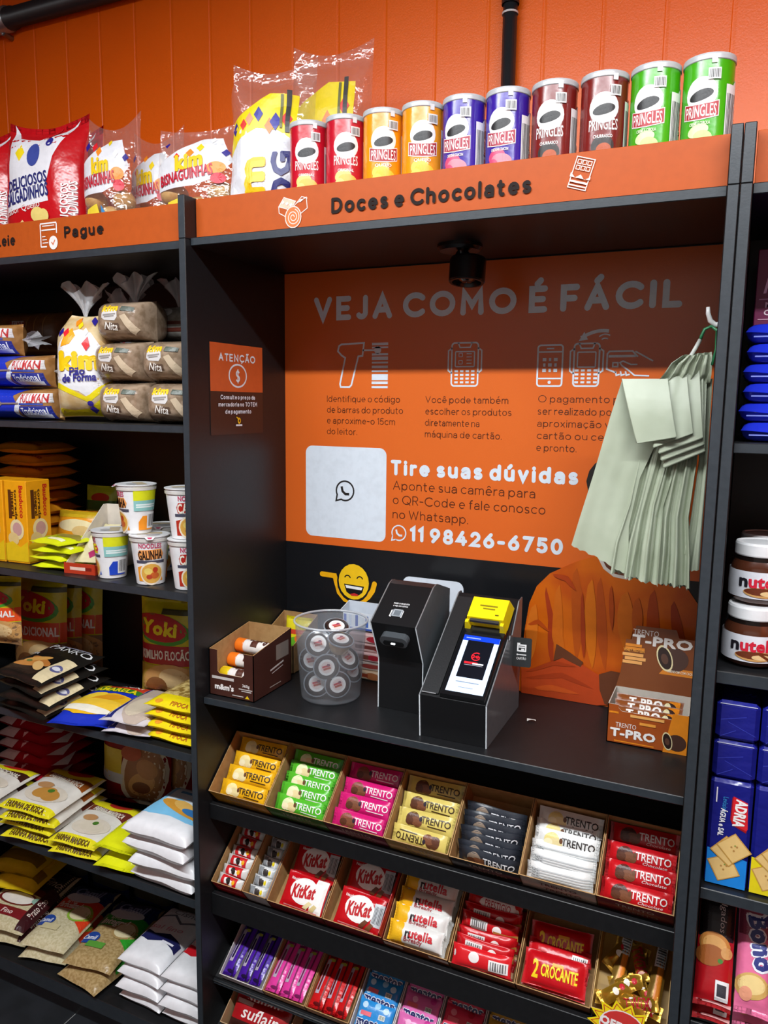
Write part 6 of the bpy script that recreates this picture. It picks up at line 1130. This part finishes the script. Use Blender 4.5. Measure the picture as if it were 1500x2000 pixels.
# hazelnut spread jars
def jar():
    b = MB().lathe([(0, .001), (.033, .001), (.040, .005), (.0438, .014), (.0447, .033), (.0440, .054), (.0415, .064), (.0372, .071), (.0355, .076), (0, .076)], mat('4A2617', .12, coat=.4), 40, soft=True)
    Lb = MB().lathe([(.0452, .012), (.0458, .034), (.0452, .056)], mat('DCE0E8', .35), 48, soft=True)
    Lb.decals(cyl(.0459, .034), .0459*2*math.pi, .044, [('t', 'n', -.225, .30, .045, .44, '1C1A22', 0, .04), ('t', 'utella', .055, .30, .215, .44, 'D0203A', 0, .04), ('e', .0, -.50, .22, .38, 'C9985A'), ('e', -.02, -.44, .19, .28, '6A3018'), ('e', .06, -.56, .10, .2, 'E0C08A'), ('l', [(.04,-.3),(.18,-.88)], .09, '6A3418'), ('e', .20, -.52, .045, .2, 'B8C85A'), ('t', '350g', .36, .0, .06, .14, '2A3A6A', 0, .02)], maxe=.006)
    nk = MB().lathe([(.0362, .068), (.0372, .070), (.0372, .078), (.036, .079)], mat('1A1412', .15), 40)
    ld = MB().lathe([(.0385, .079), (.0392, .081), (.0392, .097), (.0378, .1005), (.034, .1008), (.032, .0995), (0, .0995)], mat('E9ECEE', .3), 48)
    return [('glass_body', b.data('jar'), [('neck', nk.data('neck'))]), ('label_band', Lb.data('label'), [], 'white label with black and red lettering'), ('lid', ld.data('lid'), [], 'white plastic lid')]
jr = jar()
for x, y, z, a, lb in ((1.0835, .088, 0, 8, 'hazelnut spread jar at the shelf front, lower of two'), (1.0875, .105, .1012, 10, 'hazelnut spread jar stacked on the front lower one'), (1.0885, .186, 0, 0, 'hazelnut spread jar at the back, its white lid showing behind the lower one'), (1.096, .205, .1012, 0, 'hazelnut spread jar at the back, stacked highest')):
    inst(jr, 'spread_jar', lb, 'jar', T(x, y, 1.1795+z) @ RZ(a), 'hazelnut spread jars')
# cracker packs
NAV = mat('1A1E7E', .2, .45, 45, coat=.25)
def cracker(bot, txt):
    w, h = .0645, .188
    mb = MB().rbox(-w/2, 0, 0, w/2, .062, h, NAV, .005); sq = lambda u, v, a: [('r', u, v, .62, .20, 'C99A4A', a), ('r', u, v, .57, .18, 'E6C47E', a), ('e', u-.12, v+.02, .05, .02, 'B98A4A'), ('e', u+.14, v+.04, .05, .02, 'B98A4A'), ('e', u, v-.04, .05, .02, 'B98A4A'), ('e', u+.05, v+.06, .04, .015, '8AA04A')]
    it = [('p', [(-.95,-.97),(.95,-.97),(.95,-.42),(-.95,-.30)], bot), ('p', [(.05,.72),(.72,.62),(.82,.15),(.80,.10),(.15,.20),(.02,.30)], '9A141C'), ('p', [(.10,.74),(.78,.66),(.86,.18),(.80,.14),(.18,.22),(.08,.30)], 'D8222C'), ('t', 'ADRIA', .46, .44, .25, .26, 'F4F2F0', -94, .05)]
    if txt: it += [('t', 'ÁGUA e SAL', -.35, .22, .26, .13, 'EEF0F6', -93, .03), ('t', 'Levíssimo', -.26, .55, .15, .12, '3A9AE0', -93, .0), ('r', -.68, .72, .03, .14, 'E6E8F0')]
    it += sq(-.12, -.62, -62)+sq(.02, -.30, -40)+sq(.30, -.22, -48)
    mb.decals(flat((0, 0, h/2), (1, 0, 0), (0, 0, 1)), w, h, it); return mb.data('cracker_pack')
Z = .8005
ends = MB().rbox(-.0325, 0, 0, .0325, .19, .0665, NAV, .007)
ends.decals(flat((0, 0, .033), (1, 0, 0), (0, 0, 1)), .065, .066, [('r', 0, .90, .85, .02, 'C9CEE8'), ('r', -.2, .2, .6, .015, '3A44B8', 14), ('r', .2, -.3, .7, .015, '343EB0', -24), ('r', -.4, -.6, .4, .015, '3A44B8', 30)]); ends = ends.data('end_pack')
for x, b, tx, nm in ((1.0715, '1C86E0', 1, 'sky blue footed'), (1.139, 'E8D81C', 0, 'yellow footed')):
    inst(cracker(b, tx), 'cracker_pack', 'upright navy cracker pack, %s, at the shelf front' % nm, 'cracker pack', T(x, .034, Z))
    for i in range(2): inst(ends, 'cracker_pack', '%s navy cracker pack lying end on above the %s pack' % (('lower', 'upper')[i], nm), 'cracker pack', T(x+.0005*i, .036, Z+.189+i*.0675), 'navy cracker packs lying end on')
# tilted biscuit packs
X = T(0, .05, .535) @ RX(58)
def bisc(w, base, items, seed): return pouch(w, .19, .028, base, sv=.010, su=.002, p=4, q=6, zm=.5, wr=.003, nu=10, nv=18, seed=seed, print_=items).data('biscuit_pack')
RDP = mat('B0141E', .25, .35, 45)
b1 = bisc(.060, RDP, [('p', [(-.95,.15),(.95,.15),(.95,.98),(-.95,.98)], '15141C'), ('t', 'Salgados', .35, .62, .34, .16, 'D9D9DC', -90, .0, .15), ('e', -.05, .05, .85, .22, 'C9853E', -8), ('e', -.05, .05, .65, .16, 'E0A860', -8), ('e', -.25, -.14, .8, .18, 'A8602A', 10), ('e', .6, -.05, .3, .10, 'D8A060'), ('e', .3, -.2, .14, .04, '4A8A3A'), ('r', .45, -.68, .34, .16, 'E8E8EA'), ('r', .45, -.68, .24, .10, '3A3A42'), ('r', .3, -.9, .8, .03, 'E0A0A0')], 3)
b2 = bisc(.056, mat('E0709A', .25, .35, 45), [('p', [(-.95,.30),(.95,.30),(.95,.98),(-.95,.98)], '8E3A52'), ('t', 'Bono', .35, .22, .46, .58, 'E6EAF2', -80, .11), ('t', 'Bono', .35, .22, .44, .54, '26307A', -80, .06), ('e', -.1, -.52, .95, .22, 'CFA860', 8), ('e', -.1, -.50, .75, .16, 'E6CC8A', 8), ('e', -.4, -.66, .35, .12, 'E09A7A')], 4)
b3 = bisc(.056, mat('4A2418', .25, .35, 45), [('t', 'Bono', .1, .2, .46, .58, 'E6EAF2', -80, .11), ('t', 'Bono', .1, .2, .44, .54, '26307A', -80, .06), ('e', 0, -.5, .9, .2, '7A4A2A')], 5)
for k, s0 in ((0, .094), (1, .118)):
    inst(b1, 'biscuit_pack', 'red and black biscuit pack, %s layer, closest to the double posts' % ('under', 'upper')[k], 'biscuit pack', X @ T(1.0665-.0004*k, s0, .0012+k*.029) @ RZ(0), 'tilted biscuit packs')
    inst(b2, 'biscuit_pack', 'pink biscuit pack lettered in blue, %s layer, in the middle of three' % ('under', 'upper')[k], 'biscuit pack', X @ T(1.128, s0+.006, .0012+k*.029) @ RZ(0), 'tilted biscuit packs')
    inst(b3, 'biscuit_pack', 'dark brown biscuit pack lettered in blue, %s layer, furthest from the posts' % ('under', 'upper')[k], 'biscuit pack', X @ T(1.187, s0, .0012+k*.029), 'tilted biscuit packs')

# ================================================================ hook and hanging carrier bags
BG = mat('B2BBA5', .42, .3, 28, mix='A9B29B', ms=10)
hk = MB(); hk.tube([(.9995, .190, 1.742), (.990, .188, 1.741), (.982, .186, 1.748), (.978, .184, 1.760), (.977, .183, 1.771)], [.005, .0045, .0045, .004, .003], mat('E4E4E2', .3), 10)
hk.lathe([(0, 0), (.010, 0), (.010, .003), (0, .003)], mat('E4E4E2', .3), 16, X=T(.9965, .190, 1.742) @ RY(90))
inst(hk.data('hook'), 'wall_hook', 'white curved plastic hook on the inner face of the double post', 'hook', T(0, 0, 0))
cd = MB(); GRN = mat('2E7A4E', .4)
cd.tube([(.9935, .186, 1.7315), (.984, .183, 1.738), (.974, .181, 1.733), (.970, .180, 1.722), (.968, .180, 1.714)], .0028, GRN, 8)
cd.tube([(.9935, .186, 1.7315), (.9945, .184, 1.700), (.990, .182, 1.672)], .0022, GRN, 8)
wt = MB(); wt.tube([(.9685, .180, 1.716), (.962, .179, 1.702), (.953, .178, 1.684), (.949, .178, 1.672)], .0036, mat('D5D9D2', .25), 10)
inst([('loop', cd.data('loop')), ('sleeve', wt.data('sleeve'), [], 'clear white plastic sleeve')], 'hanging_cord', 'green cord loop with white sleeve holding the carrier bags on the hook', 'cord', T(0, 0, 0))
def sheet(mb, rows, amp=0, fr=6, ph=0, nu=24, nv=20, thick=.0012):
    """rows: list of (left point, right point) from top to bottom; pleats run down the sheet"""
    n = len(rows)-1; L_ = [Vector(a) for a, b in rows]; R_ = [Vector(b) for a, b in rows]
    def cr(P_, s_):
        i = min(int(s_*n), n-1); f = s_*n-i; f = f*f*(3-2*f) if n > 2 else f; return P_[i].lerp(P_[i+1], f)
    def f(i, j, o=0):
        p = cr(L_, j).lerp(cr(R_, j), i); w = (cr(R_, j)-cr(L_, j)).length
        a = amp(j) if callable(amp) else amp
        p = p+Vector((0, -a*(math.sin(fr*2*math.pi*i+ph+1.2*j)+.4*math.sin(fr*4.7*math.pi*i+ph*2))-o, 0))
        p.z += .004*noise.noise(Vector((i*18, j*2, ph)))*(j > .92)*amp_on
        return p
    amp_on = 1 if amp else 0
    mb.grid(lambda i, j: f(i, j), nu, nv, BG); mb.grid(lambda i, j: f(1-i, j, -thick), nu, nv, BG)
    return mb
def folded(mb, a, b, d, c, lip=.006, th=.004):
    """a thick folded flap: a-b top edge, c-d lower edge"""
    a, b, c, d = [Vector(q) for q in (a, b, c, d)]
    def f(i, j, o): 
        p = a.lerp(b, i).lerp(c.lerp(d, i), j); p.y += -.006*math.sin(math.pi*j)*.8+o+.0015*math.sin(9*i+4*j); return p
    mb.grid(lambda i, j: f(i, j, 0), 10, 10, BG); mb.grid(lambda i, j: f(1-i, j, th), 10, 10, BG)
    for e0, e1 in ((0, 1),):
        pts = [f(i/10, 1, th/2) for i in range(11)]; mb.tube(pts, th*.55, BG, 6)
    pts = [f(0, j/10, th/2) for j in range(11)]; mb.tube(pts, th*.4, BG, 6)
    return mb
bags = []
# front bag: smooth long panel and its folded-over top
mb = MB()
sheet(mb, [((.842,.172,1.647), (.915,.185,1.648)), ((.826,.170,1.585), (.925,.190,1.585)), ((.800,.165,1.470), (.882,.178,1.47)), ((.779,.160,1.385), (.868,.172,1.38)), ((.768,.158,1.338), (.872,.170,1.288))], lambda j: .0025*j, 1.2, .5, 20, 24)
folded(mb, (.843,.160,1.648), (.920,.163,1.648), (.942,.140,1.548), (.878,.138,1.535))
bags.append((mb, 'frontmost pale green grey carrier bag with long smooth side and folded top'))
mb = MB(); sheet(mb, [((.905,.196,1.648), (.975,.205,1.66)), ((.880,.186,1.52), (.950,.196,1.53)), ((.866,.178,1.42), (.925,.19,1.42)), ((.848,.172,1.35), (.925,.182,1.345)), ((.842,.168,1.292), (.925,.178,1.272))], lambda j: .003+.008*j, 3, .2, 44, 24)
folded(mb, (.905,.172,1.648), (.950,.176,1.655), (.968,.152,1.555), (.905,.147,1.528)); bags.append((mb, 'pleated carrier bag directly behind the frontmost smooth one'))
for k in range(3):
    mb = MB(); o = .012*k
    sheet(mb, [((.93,.196+o,1.66), (.985,.204+o,1.665)), ((.905+.01*k,.190+o,1.50), (.975,.196+o,1.50)), ((.885+.018*k,.186+o,1.40), (.968,.192+o,1.40)), ((.878+.022*k,.184+o,1.33), (.975,.19+o,1.33)), ((.872+.024*k,.182+o,1.280-.004*k), (.978,.188+o,1.273-.004*k))], lambda j: .003+.010*j, 4, .9*k, 50, 24)
    folded(mb, (.925+.008*k,.182+.008*k,1.655), (.970+.006*k,.184+.008*k,1.664), (.984+.002*k,.160+.007*k,1.548-.012*k), (.914+.004*k,.154+.007*k,1.518-.013*k), th=.006)
    bags.append((mb, 'carrier bag with thick folded end, %s of the three stacked under the front flaps' % ('uppermost', 'middle', 'lowest')[k]))
mb = MB(); sheet(mb, [((.968,.215,1.64), (.992,.205,1.65)), ((.978,.215,1.5), (.993,.2,1.5)), ((.970,.21,1.38), (.992,.196,1.38)), ((.958,.205,1.30), (.992,.192,1.305))], lambda j: .002+.004*j, 1.5, 0, 14, 16); bags.append((mb, 'narrow straight carrier bag hanging closest to the post'))
# gathered handles at the top
mb = MB(); sheet(mb, [((.942,.168,1.688), (.989,.186,1.690)), ((.925,.165,1.675), (.990,.185,1.672)), ((.915,.165,1.658), (.990,.190,1.655)), ((.905,.17,1.645), (.988,.20,1.640))], .005, 5, .4, 44, 12); sheet(mb, [((.945,.176,1.690), (.988,.192,1.695)), ((.930,.176,1.668), (.990,.196,1.668)), ((.93,.18,1.640), (.985,.20,1.640))], .006, 4, 1.4, 40, 10); bags.append((mb, 'crumpled carrier bag whose gathered handles hang on the green cord'))
for mb, lb in bags: inst(mb.data('carrier_bag'), 'carrier_bag', lb, 'carrier bag', T(0, 0, 0), None)
